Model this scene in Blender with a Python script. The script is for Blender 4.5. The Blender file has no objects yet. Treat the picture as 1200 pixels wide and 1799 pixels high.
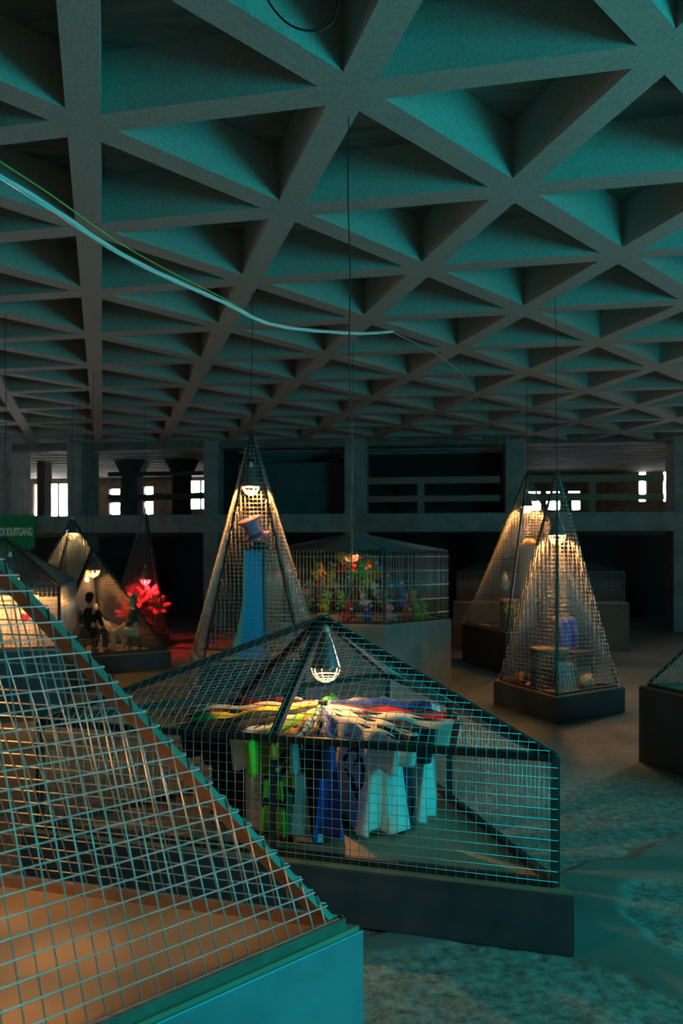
import bpy, bmesh, math, random
from mathutils import Vector, Matrix, noise
random.seed(7)
V = Vector
PI = math.pi
scene = bpy.context.scene
COL = scene.collection

# ------------------------------------------------------------------ camera
cam = bpy.data.cameras.new('camera')
camo = bpy.data.objects.new('camera', cam)
COL.objects.link(camo)
camo.location = (0, 0, 1.9)
camo.rotation_euler = (PI / 2, 0, 0)
cam.sensor_fit = 'VERTICAL'
cam.sensor_height = 36.0
cam.lens = 1450.0 / 1799.0 * 36.0
cam.shift_y = 79.5 / 1799.0
cam.clip_start = 0.05
cam.clip_end = 200
cam.dof.use_dof = True
cam.dof.focus_distance = 3.9
cam.dof.aperture_fstop = 2.8
scene.camera = camo

# ------------------------------------------------------------------ world, large lights, exposure
scene.view_settings.view_transform = 'Standard'
scene.view_settings.look = 'None'
scene.view_settings.gamma = 1
scene.view_settings.use_curve_mapping = False
scene.view_settings.exposure = 0.0
w = bpy.data.worlds.new('dim_hall_air')
scene.world = w
w.use_nodes = True
bg = w.node_tree.nodes['Background']
bg.inputs[0].default_value = (0.42, 0.62, 0.52, 1)
bg.inputs[1].default_value = 0.0035


def area_light(name, loc, target, sx, sy, power, color):
    l = bpy.data.lights.new(name, 'AREA')
    l.shape = 'RECTANGLE'
    l.size = sx
    l.size_y = sy
    l.energy = power
    l.color = color
    o = bpy.data.objects.new(name, l)
    COL.objects.link(o)
    o.location = loc
    o.rotation_euler = (V(target) - V(loc)).to_track_quat('-Z', 'Y').to_euler()
    return o


# tall daylight window bay of the hall, far behind and to the right of the camera
area_light('window_daylight', (7.2, 0.3, 2.5), (0.0, 4.6, 2.2), 4.0, 2.4, 430, (0.0, 0.82, 0.89))
# added upward fill behind the camera for the ceiling undersides, no real source
area_light('underside_fill', (-1.0, -5.0, 0.35), (-0.5, -1.0, 5.0), 8.0, 5.0, 22, (0.80, 0.90, 0.66))

# ------------------------------------------------------------------ materials
MATS = {}


def mat(name, col, rough=0.7, metal=0.0, var=0.0, vscale=6.0, bump=0.0, bscale=40.0, emit=None, estr=0.0,
        stain=None, spec=0.5, stretch=None):
    if name in MATS:
        return MATS[name]
    m = bpy.data.materials.new(name)
    m.use_nodes = True
    nt = m.node_tree
    b = nt.nodes['Principled BSDF']
    b.inputs['Base Color'].default_value = (*col, 1)
    b.inputs['Roughness'].default_value = rough
    b.inputs['Metallic'].default_value = metal
    b.inputs['Specular IOR Level'].default_value = spec
    if emit:
        b.inputs['Emission Color'].default_value = (*emit, 1)
        b.inputs['Emission Strength'].default_value = estr
    if var or bump or stain:
        tc = nt.nodes.new('ShaderNodeTexCoord')
        src = tc.outputs['Object']
        if stretch:
            mp = nt.nodes.new('ShaderNodeMapping')
            mp.inputs['Scale'].default_value = stretch
            nt.links.new(src, mp.inputs['Vector'])
            src = mp.outputs['Vector']
    if var or stain:
        n = nt.nodes.new('ShaderNodeTexNoise')
        n.inputs['Scale'].default_value = vscale
        n.inputs['Detail'].default_value = 6
        n.inputs['Roughness'].default_value = 0.65
        nt.links.new(src, n.inputs['Vector'])
        r = nt.nodes.new('ShaderNodeValToRGB')
        e = r.color_ramp.elements
        dark = stain if stain else tuple(c * (1 - var) for c in col)
        e[0].position = 0.32
        e[0].color = (*dark, 1)
        e[1].position = 0.66
        e[1].color = (*[min(1, c * (1 + var * 0.6)) for c in col], 1)
        nt.links.new(n.outputs['Fac'], r.inputs['Fac'])
        nt.links.new(r.outputs['Color'], b.inputs['Base Color'])
    if bump:
        n2 = nt.nodes.new('ShaderNodeTexNoise')
        n2.inputs['Scale'].default_value = bscale
        n2.inputs['Detail'].default_value = 5
        nt.links.new(src, n2.inputs['Vector'])
        bp = nt.nodes.new('ShaderNodeBump')
        bp.inputs['Strength'].default_value = bump
        bp.inputs['Distance'].default_value = 0.02
        nt.links.new(n2.outputs['Fac'], bp.inputs['Height'])
        nt.links.new(bp.outputs['Normal'], b.inputs['Normal'])
    MATS[name] = m
    return m


CONC = mat('concrete', (0.36, 0.35, 0.33), 0.9, 0, 0.28, 2.2, 0.35, 60)
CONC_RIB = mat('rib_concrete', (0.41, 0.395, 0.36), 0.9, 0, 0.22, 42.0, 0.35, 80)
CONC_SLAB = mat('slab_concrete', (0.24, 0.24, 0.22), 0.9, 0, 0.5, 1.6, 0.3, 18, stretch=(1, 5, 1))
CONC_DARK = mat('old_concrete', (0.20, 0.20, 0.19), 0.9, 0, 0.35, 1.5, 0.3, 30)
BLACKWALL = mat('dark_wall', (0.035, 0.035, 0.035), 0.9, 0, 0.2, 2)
STEEL = mat('raw_steel_sheet', (0.26, 0.29, 0.33), 0.52, 0.35, 0.22, 2.5, 0.04, 8)
STEEL_DK = mat('dark_steel_sheet', (0.065, 0.08, 0.10), 0.5, 0.35, 0.3, 2.5, 0.04, 8)
BAR = mat('black_steel_bar', (0.032, 0.032, 0.034), 0.5, 0.25, 0.25, 12)
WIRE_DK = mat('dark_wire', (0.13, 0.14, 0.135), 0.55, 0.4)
BAR_LAMP_TINT = mat('steel_bar', (0.25, 0.165, 0.12), 0.5, 0.15, 0.25, 14)  # brown tint puts extra orange lamp glow into the nearest pyramid's bars
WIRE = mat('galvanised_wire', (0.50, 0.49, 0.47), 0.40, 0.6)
DECK = mat('brown_board', (0.38, 0.26, 0.165), 0.6, 0, 0.2, 3, 0.03, 30)
WOOD = mat('rail_wood', (0.30, 0.25, 0.18), 0.75, 0, 0.3, 4, stretch=(1, 1, 6))
BLACK = mat('black_rubber', (0.012, 0.012, 0.012), 0.6)
SHADE = mat('lamp_tin', (0.30, 0.31, 0.33), 0.28, 0.85)
GUARD = mat('guard_wire', (0.75, 0.72, 0.66), 0.35, 0.5)
BULB = mat('warm_bulb', (1, 0.9, 0.7), 0.3, emit=(1.0, 0.62, 0.30), estr=12)
BULB_RED = mat('red_bulb', (1, 0.1, 0.1), 0.3, emit=(1.0, 0.05, 0.05), estr=9)
CERAMIC = mat('white_ceramic', (0.75, 0.72, 0.65), 0.4)


# ------------------------------------------------------------------ mesh builder
class MB:
    def __init__(s):
        s.v = []
        s.f = []
        s.mi = []
        s.smooth = []

    def add(s, vs, fs, mi=0, sm=False):
        o = len(s.v)
        s.v += [tuple(p) for p in vs]
        for f in fs:
            s.f.append(tuple(i + o for i in f))
            s.mi.append(mi)
            s.smooth.append(sm)

    def box(s, c, size, rot=None, mi=0):
        hx, hy, hz = size[0] / 2, size[1] / 2, size[2] / 2
        vs = [V((x, y, z)) for x in (-hx, hx) for y in (-hy, hy) for z in (-hz, hz)]
        if rot is not None:
            vs = [rot @ p for p in vs]
        vs = [p + V(c) for p in vs]
        s.add(vs, [(0, 1, 3, 2), (4, 6, 7, 5), (0, 4, 5, 1), (2, 3, 7, 6), (0, 2, 6, 4), (1, 5, 7, 3)], mi)

    def bar(s, p, q, w, h=None, up=(0, 0, 1), mi=0):
        p, q = V(p), V(q)
        h = h or w
        d = q - p
        L = d.length
        d.normalize()
        up = V(up)
        if abs(d.dot(up)) > 0.97:
            up = V((0, 1, 0))
        x = d.cross(up).normalized()
        y = x.cross(d).normalized()
        vs = []
        for e in (p, q):
            for a, b in ((-1, -1), (1, -1), (1, 1), (-1, 1)):
                vs.append(e + x * (a * w / 2) + y * (b * h / 2))
        s.add(vs, [(3, 2, 1, 0), (4, 5, 6, 7), (0, 1, 5, 4), (1, 2, 6, 5), (2, 3, 7, 6), (3, 0, 4, 7)], mi)

    def tube(s, pts, r, n=8, mi=0, closed=False, cap=True, taper=None):
        pts = [V(p) for p in pts]
        m = len(pts)
        ref = None
        rings = []
        for i, p in enumerate(pts):
            if closed:
                d = pts[(i + 1) % m] - pts[i - 1]
            else:
                d = pts[min(i + 1, m - 1)] - pts[max(i - 1, 0)]
            d.normalize()
            if ref is None:
                ref = V((0, 0, 1)) if abs(d.z) < 0.9 else V((1, 0, 0))
            x = d.cross(ref).normalized()
            y = x.cross(d).normalized()
            ref = y
            rr = r if taper is None else r * taper[i]
            rings.append([p + x * math.cos(2 * PI * k / n) * rr + y * math.sin(2 * PI * k / n) * rr for k in range(n)])
        vs = [p for ring in rings for p in ring]
        fs = []
        for i in range(m if closed else m - 1):
            a, b = i * n, ((i + 1) % m) * n
            for k in range(n):
                fs.append((a + k, a + (k + 1) % n, b + (k + 1) % n, b + k))
        if cap and not closed:
            fs.append(tuple(range(n))[::-1])
            fs.append(tuple(range((m - 1) * n, m * n)))
        s.add(vs, fs, mi, True)

    def lathe(s, prof, c=(0, 0, 0), n=20, mi=0, rot=None, cap=True):
        vs, fs = [], []
        for r, z in prof:
            for k in range(n):
                vs.append(V((r * math.cos(2 * PI * k / n), r * math.sin(2 * PI * k / n), z)))
        for i in range(len(prof) - 1):
            for k in range(n):
                a, b = i * n, (i + 1) * n
                fs.append((a + k, a + (k + 1) % n, b + (k + 1) % n, b + k))
        if cap:
            if prof[0][0] > 1e-4:
                fs.append(tuple(range(n))[::-1])
            if prof[-1][0] > 1e-4:
                fs.append(tuple(range((len(prof) - 1) * n, len(prof) * n)))
        if rot is not None:
            vs = [rot @ p for p in vs]
        s.add([p + V(c) for p in vs], fs, mi, True)

    def ball(s, c, r, nu=14, nv=9, mi=0, rot=None):
        if not hasattr(r, '__len__'):
            r = (r, r, r)
        vs, fs = [], []
        for j in range(nv + 1):
            t = PI * j / nv
            for i in range(nu):
                a = 2 * PI * i / nu
                p = V((r[0] * math.sin(t) * math.cos(a), r[1] * math.sin(t) * math.sin(a), r[2] * math.cos(t)))
                if rot is not None:
                    p = rot @ p
                vs.append(p + V(c))
        for j in range(nv):
            for i in range(nu):
                fs.append((j * nu + i, (j + 1) * nu + i, (j + 1) * nu + (i + 1) % nu, j * nu + (i + 1) % nu))
        s.add(vs, fs, mi, True)

    def prism(s, poly, z0, z1, mi=0):
        n = len(poly)
        vs = [(p[0], p[1], z0) for p in poly] + [(p[0], p[1], z1) for p in poly]
        fs = [tuple(range(n))[::-1], tuple(range(n, 2 * n))] + [(i, (i + 1) % n, n + (i + 1) % n, n + i) for i in range(n)]
        s.add(vs, fs, mi)

    def build(s, name, mats, parent=None, loc=None, mods=None):
        me = bpy.data.meshes.new(name)
        me.from_pydata(s.v, [], s.f)
        if not isinstance(mats, (list, tuple)):
            mats = [mats]
        for m in mats:
            me.materials.append(m)
        me.polygons.foreach_set('material_index', s.mi)
        me.polygons.foreach_set('use_smooth', s.smooth)
        bm = bmesh.new()
        bm.from_mesh(me)
        bmesh.ops.remove_doubles(bm, verts=bm.verts, dist=1e-5)
        bmesh.ops.recalc_face_normals(bm, faces=bm.faces)
        bm.to_mesh(me)
        bm.free()
        me.update()
        o = bpy.data.objects.new(name, me)
        COL.objects.link(o)
        if loc is not None:
            o.location = loc
        if parent is not None:
            o.parent = parent
        return o


def empty(name, loc, label=None, cat=None, group=None, rz=0):
    o = bpy.data.objects.new(name, None)
    COL.objects.link(o)
    o.empty_display_size = 0.1
    o.location = loc
    o.rotation_euler = (0, 0, rz)
    tag(o, label, cat, group)
    return o


def tag(o, label=None, cat=None, group=None, kind=None):
    if label:
        o['label'] = label
    if cat:
        o['category'] = cat
    if group:
        o['group'] = group
    if kind:
        o['kind'] = kind
    return o


def struct(name, mb, m):
    return tag(mb.build(name, m), kind='structure')


def bevel(o, wd=0.006, seg=2):
    b = o.modifiers.new('bevel', 'BEVEL')
    b.width = wd
    b.segments = seg
    b.limit_method = 'ANGLE'
    return o


# ------------------------------------------------------------------ floor
def floor_rough(x, y):
    """1 = old broken concrete, 0 = smooth screed."""
    nz = noise.fractal(V((x * 2.2, y * 2.2, 0.3)), 1.0, 2.0, 4) * 0.22
    nz += noise.noise(V((x * 9, y * 9, 2.3))) * 0.03
    # near rough apron
    a = (4.12 - 0.30 * max(0, x - 0.2) - 0.35 * max(0, x - 1.05)) - y + nz
    # strip between the cage and the far displays
    b = min(y - (4.15 + 0.62 * x) - nz * 0.7, 9.0 - y)
    # round broken patch
    c = 0.34 - math.hypot((x - 1.86), (y - 4.32) * 0.62) + nz * 0.25
    d = max(a, b, c)
    return max(0.0, min(1.0, d / 0.05 + 0.5))


def make_floor():
    xs = [-40, -25, -16, -10, -6, -4, -2, -1] + [-0.5 + 0.02 * i for i in range(0, 176)] + [3.6, 4.4, 6, 8, 12, 18, 28, 40]
    ys = [-30, -15, -6, 0, 1.5, 2.4] + [2.9 + 0.02 * i for i in range(0, 206)] + [7.6, 8.4, 9.5, 11, 13, 16, 20, 26, 34]
    nx, ny = len(xs), len(ys)
    vs, att = [], []
    for y in ys:
        for x in xs:
            r = floor_rough(x, y) if (-1 < x < 3.3 and 2.5 < y < 7.3) else 0.3
            z = 0.0
            if -0.4 < x < 3.0 and 2.9 < y < 7.0:
                ed = min(1, (x + 0.4) / 0.2, (3.0 - x) / 0.2, (7.0 - y) / 0.3)
                n1 = noise.fractal(V((x * 5, y * 5, 1.7)), 0.9, 2.1, 6)
                n2 = noise.noise(V((x * 28, y * 28, 5.1)))
                z = ed * (r * (-0.014 + 0.011 * n1 + 0.0045 * n2) + (1 - r) * 0.0010 * n1) - 0.001
            vs.append((x, y, min(z, 0.0)))
            att.append(r)
    fs = [(j * nx + i, j * nx + i + 1, (j + 1) * nx + i + 1, (j + 1) * nx + i) for j in range(ny - 1) for i in range(nx - 1)]
    me = bpy.data.meshes.new('floor')
    me.from_pydata(vs, [], fs)
    at = me.attributes.new('broken', 'FLOAT', 'POINT')
    at.data.foreach_set('value', att)
    me.polygons.foreach_set('use_smooth', [True] * len(fs))
    m = bpy.data.materials.new('worn_floor')
    m.use_nodes = True
    nt = m.node_tree
    b = nt.nodes['Principled BSDF']
    N = nt.nodes.new
    L = nt.links.new
    tc = N('ShaderNodeTexCoord')
    n1 = N('ShaderNodeTexNoise')
    n1.inputs['Scale'].default_value = 1.3
    n1.inputs['Detail'].default_value = 8
    n2 = N('ShaderNodeTexNoise')
    n2.inputs['Scale'].default_value = 19
    n2.inputs['Detail'].default_value = 8
    n2.inputs['Roughness'].default_value = 0.7
    L(tc.outputs['Object'], n1.inputs['Vector'])
    L(tc.outputs['Object'], n2.inputs['Vector'])
    r1 = N('ShaderNodeValToRGB')
    r1.color_ramp.elements[0].position = 0.35
    r1.color_ramp.elements[0].color = (0.155, 0.16, 0.14, 1)
    r1.color_ramp.elements[1].position = 0.7
    r1.color_ramp.elements[1].color = (0.25, 0.255, 0.225, 1)
    r2 = N('ShaderNodeValToRGB')
    r2.color_ramp.elements[0].position = 0.34
    r2.color_ramp.elements[0].color = (0.13, 0.125, 0.105, 1)
    r2.color_ramp.elements[1].position = 0.62
    r2.color_ramp.elements[1].color = (0.37, 0.385, 0.35, 1)
    L(n1.outputs['Fac'], r1.inputs['Fac'])
    L(n2.outputs['Fac'], r2.inputs['Fac'])
    an = N('ShaderNodeAttribute')
    an.attribute_name = 'broken'
    mx = N('ShaderNodeMix')
    mx.data_type = 'RGBA'
    L(an.outputs['Fac'], mx.inputs[0])
    L(r1.outputs['Color'], mx.inputs[6])
    L(r2.outputs['Color'], mx.inputs[7])
    L(mx.outputs[2], b.inputs['Base Color'])
    b.inputs['Roughness'].default_value = 0.75
    bp = N('ShaderNodeBump')
    bp.inputs['Distance'].default_value = 0.012
    ml = N('ShaderNodeMath')
    ml.operation = 'MULTIPLY_ADD'
    ml.inputs[1].default_value = 0.75
    ml.inputs[2].default_value = 0.12
    L(an.outputs['Fac'], ml.inputs[0])
    L(ml.outputs[0], bp.inputs['Strength'])
    L(n2.outputs['Fac'], bp.inputs['Height'])
    L(bp.outputs['Normal'], b.inputs['Normal'])
    me.materials.append(m)
    o = bpy.data.objects.new('floor', me)
    COL.objects.link(o)
    tag(o, kind='structure')


make_floor()

# ------------------------------------------------------------------ ribbed ceiling (equilateral grid, 2 m pitch, leaning slightly)
PITCH = 2.0
CH = 1.9 + 1.5549 * PITCH


def cz(x):
    return CH - 0.0143 * x


GO = V((0.0326 * PITCH, 2.7615 * PITCH))
yaw = -0.2426
U = V((math.cos(yaw), math.sin(yaw)))
Vv = V((math.cos(yaw + 2 * PI / 3), math.sin(yaw + 2 * PI / 3)))
Wv = U + Vv
RIB_W, RIB_H = 0.235, 0.44


def wall_y(x):
    return 22.0 - 0.1207 * x


def clip_line(p, d):
    """clip the line p + t d to x in [-16, 16], y in [-6, wall]"""
    t0, t1 = -60.0, 60.0
    for nx, ny, c in ((1, 0, 16), (-1, 0, 16), (0, -1, 6), (0.1207, 1, 22.1)):
        a = nx * d.x + ny * d.y
        b = c - (nx * p.x + ny * p.y)
        if abs(a) < 1e-6:
            if b < 0:
                return None
        elif a > 0:
            t1 = min(t1, b / a)
        else:
            t0 = max(t0, b / a)
    return (p + d * t0, p + d * t1) if t1 - t0 > 0.5 else None


for fam, (dr, st) in enumerate(((U, Vv), (Vv, U), (Wv, U))):
    for k in range(-16, 17):
        seg = clip_line(GO + st * (k * PITCH), dr.normalized())
        if not seg:
            continue
        a, b = seg
        n = V((-dr.y, dr.x)).normalized()
        off = 0.0006 * fam
        mb = MB()
        vs = []
        for p in (a, b):
            for sgn, top in ((-1, 0), (1, 0), (1, 1), (-1, 1)):
                wd = RIB_W / 2 + (0.012 if top else 0)
                q = p + n * (sgn * wd)
                vs.append((q.x, q.y, cz(q.x) + off + (RIB_H if top else 0)))
        mb.add(vs, [(3, 2, 1, 0), (4, 5, 6, 7), (0, 1, 5, 4), (1, 2, 6, 5), (2, 3, 7, 6), (3, 0, 4, 7)])
        struct('ceiling_beam', mb, CONC_RIB)
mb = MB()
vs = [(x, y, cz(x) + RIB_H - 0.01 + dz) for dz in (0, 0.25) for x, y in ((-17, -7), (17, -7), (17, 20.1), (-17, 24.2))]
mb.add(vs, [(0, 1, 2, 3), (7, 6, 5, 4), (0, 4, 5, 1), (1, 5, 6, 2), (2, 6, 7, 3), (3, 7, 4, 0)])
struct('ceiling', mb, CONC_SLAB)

# ------------------------------------------------------------------ far side of the hall: columns, gallery, outer windows
TA = math.atan(-0.1207)
T = V((math.cos(TA), math.sin(TA), 0))
NN = V((-math.sin(TA), math.cos(TA), 0))
RW = Matrix.Rotation(TA, 3, 'Z')


def WP(s, o, z):
    return V((0, 22.0, 0)) + T * s + NN * o + V((0, 0, z))


def wbox(mb, s0, s1, o0, o1, z0, z1, mi=0):
    mb.box(WP((s0 + s1) / 2, (o0 + o1) / 2, (z0 + z1) / 2), (s1 - s0, o1 - o0, z1 - z0), RW, mi)


GZ = 3.04
for s0, s1, dp in ((-9.9, -9.31, 1.1), (-7.69, -7.26, 1.2), (-3.79, -3.38, 1.0), (0.08, 0.68, 0.6), (4.30, 4.83, 1.0), (8.5, 9.2, 0.8)):
    mb = MB()
    wbox(mb, s0, s1, 0, dp, 0, 5.2)
    bevel(struct('column', mb, CONC), 0.02)
mb = MB()
wbox(mb, -16, 16, -0.12, 9.0, 2.60, GZ)
struct('gallery_slab', mb, CONC_DARK)
mb = MB()
wbox(mb, -16, 16, -0.16, -0.11, 2.57, GZ + 0.01)
struct('beam', mb, CONC)
mb = MB()
wbox(mb, -16, 16, 0.0, 9.3, 5.08, 5.3)
for k in range(12):
    wbox(mb, -16, 16, 0.9 + 0.7 * k, 1.12 + 0.7 * k, 4.92, 5.08)
struct('ceiling_gallery', mb, CONC)
# edge beam under the ceiling, above the columns
mb = MB()
wbox(mb, -16, 16, 0.05, 0.5, 4.86, 5.5)
struct('beam_edge', mb, CONC_DARK)
# ground floor back wall
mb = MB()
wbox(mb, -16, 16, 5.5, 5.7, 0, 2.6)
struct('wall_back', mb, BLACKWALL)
# gallery partitions
mb = MB()
wbox(mb, -3.2, 0.08, 1.6, 1.8, GZ, 4.62)
struct('wall_partition', mb, mat('blue_grey_board', (0.13, 0.16, 0.18), 0.8, 0, 0.2, 3))
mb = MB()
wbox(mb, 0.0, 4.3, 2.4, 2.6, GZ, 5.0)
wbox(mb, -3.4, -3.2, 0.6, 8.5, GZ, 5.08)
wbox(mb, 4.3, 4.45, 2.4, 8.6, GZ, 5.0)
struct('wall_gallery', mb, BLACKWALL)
# second row of dark columns with flared heads
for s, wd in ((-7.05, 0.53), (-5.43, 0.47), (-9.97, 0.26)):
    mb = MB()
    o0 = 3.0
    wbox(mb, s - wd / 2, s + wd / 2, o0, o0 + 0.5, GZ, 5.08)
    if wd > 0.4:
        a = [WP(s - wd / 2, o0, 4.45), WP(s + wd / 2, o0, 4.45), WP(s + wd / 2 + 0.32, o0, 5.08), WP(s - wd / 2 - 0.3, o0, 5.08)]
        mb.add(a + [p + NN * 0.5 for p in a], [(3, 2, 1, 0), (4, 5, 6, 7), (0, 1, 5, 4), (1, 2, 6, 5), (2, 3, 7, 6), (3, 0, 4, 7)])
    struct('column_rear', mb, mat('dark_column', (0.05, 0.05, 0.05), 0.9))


def holed_wall(name, s0, s1, o0, o1, z0, z1, holes, m):
    ss = sorted({s0, s1, *[h[0] for h in holes], *[h[1] for h in holes]})
    zs = sorted({z0, z1, *[h[2] for h in holes], *[h[3] for h in holes]})
    ss = [v for v in ss if s0 <= v <= s1]
    zs = [v for v in zs if z0 <= v <= z1]
    mb = MB()
    for a, b in zip(ss, ss[1:]):
        run = None
        for c, d in zip(zs, zs[1:]):
            ms, mz = (a + b) / 2, (c + d) / 2
            if any(h[0] < ms < h[1] and h[2] < mz < h[3] for h in holes):
                if run:
                    wbox(mb, a, b, o0, o1, *run)
                    run = None
            else:
                run = (run[0], d) if run else (c, d)
        if run:
            wbox(mb, a, b, o0, o1, *run)
    struct(name, mb, m)


# holes: along-wall range, height range, at 8 m behind the columns
HOLES = [(-13.0, -11.55, 3.1, 4.74), (-9.96, -9.31, 3.53, 4.52), (-8.60, -8.23, 3.53, 4.60),
         (-6.80, -6.17, 3.72, 4.80),
         (5.64, 6.20, 3.59, 3.93), (5.64, 6.20, 4.19, 4.27), (6.37, 6.88, 3.59, 3.93), (6.37, 6.88, 4.19, 4.27),
         (7.27, 7.58, 3.59, 3.93), (7.14, 7.58, 4.19, 4.27), (9.59, 9.85, 3.87, 5.0), (10.42, 10.6, 3.87, 5.0)]
holed_wall('wall_outer', -16, 16, 8.4, 8.7, GZ, 5.08, HOLES, mat('brick_wall', (0.16, 0.11, 0.075), 0.9, 0, 0.4, 5))
FRAME = mat('window_frame_dark', (0.03, 0.03, 0.03), 0.6)
for i, (s0, s1, z0, z1) in enumerate(HOLES):
    mb = MB()
    t = 0.025
    wbox(mb, s0, s0 + t, 8.45, 8.55, z0, z1)
    wbox(mb, s1 - t, s1, 8.45, 8.55, z0, z1)
    wbox(mb, s0, s1, 8.45, 8.55, z0, z0 + t)
    wbox(mb, s0, s1, 8.45, 8.55, z1 - t, z1)
    nm = (2 if s1 - s0 > 1 else 1) if s1 - s0 > 0.5 and s0 < 0 else 0
    for k in range(nm):
        c = s0 + (s1 - s0) * ((k + 1) / (nm + 1) if nm > 1 else 0.66)
        wbox(mb, c - 0.045, c + 0.045, 8.46, 8.54, z0, z1)
    if z1 - z0 > 0.9:
        c = z0 + (z1 - z0) * 0.52
        if -11 < s0 < 0:
            wbox(mb, s0, s1, 8.46, 8.54, c - 0.08, c + 0.08)
    struct('window_%d' % (i + 1), mb, FRAME)
# daylight sky outside
mb = MB()
vs = [WP(-26, 14, -2), WP(26, 14, -2), WP(26, 14, 14), WP(-26, 14, 14)]
mb.add(vs, [(0, 1, 2, 3)])
struct('sky', mb, mat('bright_sky', (0, 0, 0), 1, emit=(1.0, 0.99, 0.97), estr=40.0))

# gallery railings


def railing(s0, s1, posts, label, m, zs=((3.38, 3.54), (3.86, 4.04)), o=0.25):
    r = empty('gallery_railing', WP((s0 + s1) / 2, o, GZ), label, 'railing')
    inv = r.matrix_basis.inverted()
    for z0, z1 in zs:
        mb = MB()
        wbox(mb, s0, s1, o, o + 0.05, z0, z1)
        q = mb.build('rail', m, r)
        q.matrix_parent_inverse = Matrix.Translation(-V(r.location))
    for p in posts:
        mb = MB()
        wbox(mb, p - 0.09, p + 0.09, o + 0.05, o + 0.13, GZ, max(z[1] for z in zs))
        q = mb.build('post', m, r)
        q.matrix_parent_inverse = Matrix.Translation(-V(r.location))


railing(0.68, 4.18, (2.1,), 'pale timber gallery railing in the dark bay beside the middle column', WOOD)
railing(4.76, 8.35, (6.55,), 'pale timber gallery railing in front of the row of small windows', WOOD)
DKWOOD = mat('dark_rail_wood', (0.05, 0.045, 0.04), 0.8)
railing(-6.62, -3.85, (-5.9,), 'dark gallery railing before the two bright square windows', DKWOOD, zs=((3.5, 3.66), (4.16, 4.28)), o=0.3)

# ------------------------------------------------------------------ green exit sign
sg = empty('exit_sign', WP(-9.12, -0.3, 2.14), 'green hanging banner with pale capital letters under the gallery edge', 'sign')
sg.rotation_euler = (0, 0, TA)
mb = MB()
mb.box((0, 0, 0.46), (1.30, 0.03, 0.92))
mb.build('panel', mat('sign_green', (0.005, 0.16, 0.045), 0.6, emit=(0.0, 0.10, 0.03), estr=0.15), sg)
fc = bpy.data.curves.new('lettering', 'FONT')
fc.body = 'NOODUITGANG'
fc.size = 0.30
fc.offset = 0.007
fc.extrude = 0.004
fc.align_x = 'CENTER'
fc.space_character = 0.9
fc.materials.append(mat('sign_white', (0.55, 0.68, 0.60), 0.6, emit=(0.4, 0.55, 0.45), estr=0.08))
ft = bpy.data.objects.new('lettering_outline', fc)
COL.objects.link(ft)
lme = bpy.data.meshes.new_from_object(ft.evaluated_get(bpy.context.evaluated_depsgraph_get()))
bpy.data.objects.remove(ft)
fo = bpy.data.objects.new('lettering', lme)
COL.objects.link(fo)
fo.parent = sg
fo.scale = (0.50, 1, 1)
fo.location = (0.06, -0.022, 0.36)
fo.rotation_euler = (PI / 2, 0, 0)

# ------------------------------------------------------------------ wire cages
WR = 0.0023
GRID = 0.05


def wire_panel(mb, poly, outward, grid=(GRID, GRID), r=WR, poke=0.004):
    """square welded mesh filling a planar polygon; the first edge is the base the wires run along"""
    poly = [V(p) for p in poly]
    o = poly[0]
    ex = (poly[1] - poly[0]).normalized()
    nrm = ex.cross(poly[2] - poly[0]).normalized()
    if nrm.dot(V(outward)) < 0:
        nrm = -nrm
    ey = (poly[2] - poly[0])
    ey = (ey - ex * ey.dot(ex)).normalized()
    p2 = [((p - o).dot(ex), (p - o).dot(ey)) for p in poly]

    def spans(axis, c):
        ts = []
        n = len(p2)
        for i in range(n):
            a, b = p2[i], p2[(i + 1) % n]
            va, vb = a[axis] - c, b[axis] - c
            if va * vb < 0:
                t = va / (va - vb)
                ts.append(a[1 - axis] + t * (b[1 - axis] - a[1 - axis]))
        ts.sort()
        return (ts[0], ts[-1]) if len(ts) >= 2 else None

    def wire(a, b, off):
        pa = o + ex * a[0] + ey * a[1] + nrm * off
        pb = o + ex * b[0] + ey * b[1] + nrm * off
        d = (pb - pa).normalized()
        y = d.cross(nrm)
        vs = []
        for e in (pa, pb):
            for k in range(5):
                an = 2 * PI * k / 5
                vs.append(e + (nrm * math.cos(an) + y * math.sin(an)) * r)
        mb.add(vs, [(k, (k + 1) % 5, 5 + (k + 1) % 5, 5 + k) for k in range(5)] + [(4, 3, 2, 1, 0), (5, 6, 7, 8, 9)], 0, True)

    xs = [p[0] for p in p2]
    ys = [p[1] for p in p2]
    for axis, (lo, hi), g in ((0, (min(xs), max(xs)), grid[0]), (1, (min(ys), max(ys)), grid[1])):
        if g is None:
            continue
        c = lo + g * (0.5 if axis == 0 else 0.55)
        while c < hi - 0.004:
            sp = spans(axis, c)
            if sp and sp[1] - sp[0] > 0.02:
                pk = poke * random.uniform(0.2, 1.0)
                if axis == 0:
                    wire((c, sp[0] - 0.004), (c, sp[1] + pk), 0.0)
                else:
                    wire((sp[0] - pk, c), (sp[1] + pk, c), 2 * r)
            c += g
    return nrm


def offs(corners, d):
    """offset a convex counter-clockwise polygon outwards by d"""
    n = len(corners)
    out = []
    for i in range(n):
        p0, p1, p2 = V(corners[i - 1]), V(corners[i]), V(corners[(i + 1) % n])
        e1, e2 = (p1 - p0).normalized(), (p2 - p1).normalized()
        n1, n2 = V((e1.y, -e1.x)), V((e2.y, -e2.x))
        b = (n1 + n2)
        b = b / max(0.2, b.dot(n1) * 1.0)
        out.append(p1 + b * d)
    return out


def ccw(c):
    a = sum(c[i][0] * c[(i + 1) % len(c)][1] - c[(i + 1) % len(c)][0] * c[i][1] for i in range(len(c)))
    return list(c) if a > 0 else list(c)[::-1]


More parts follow.
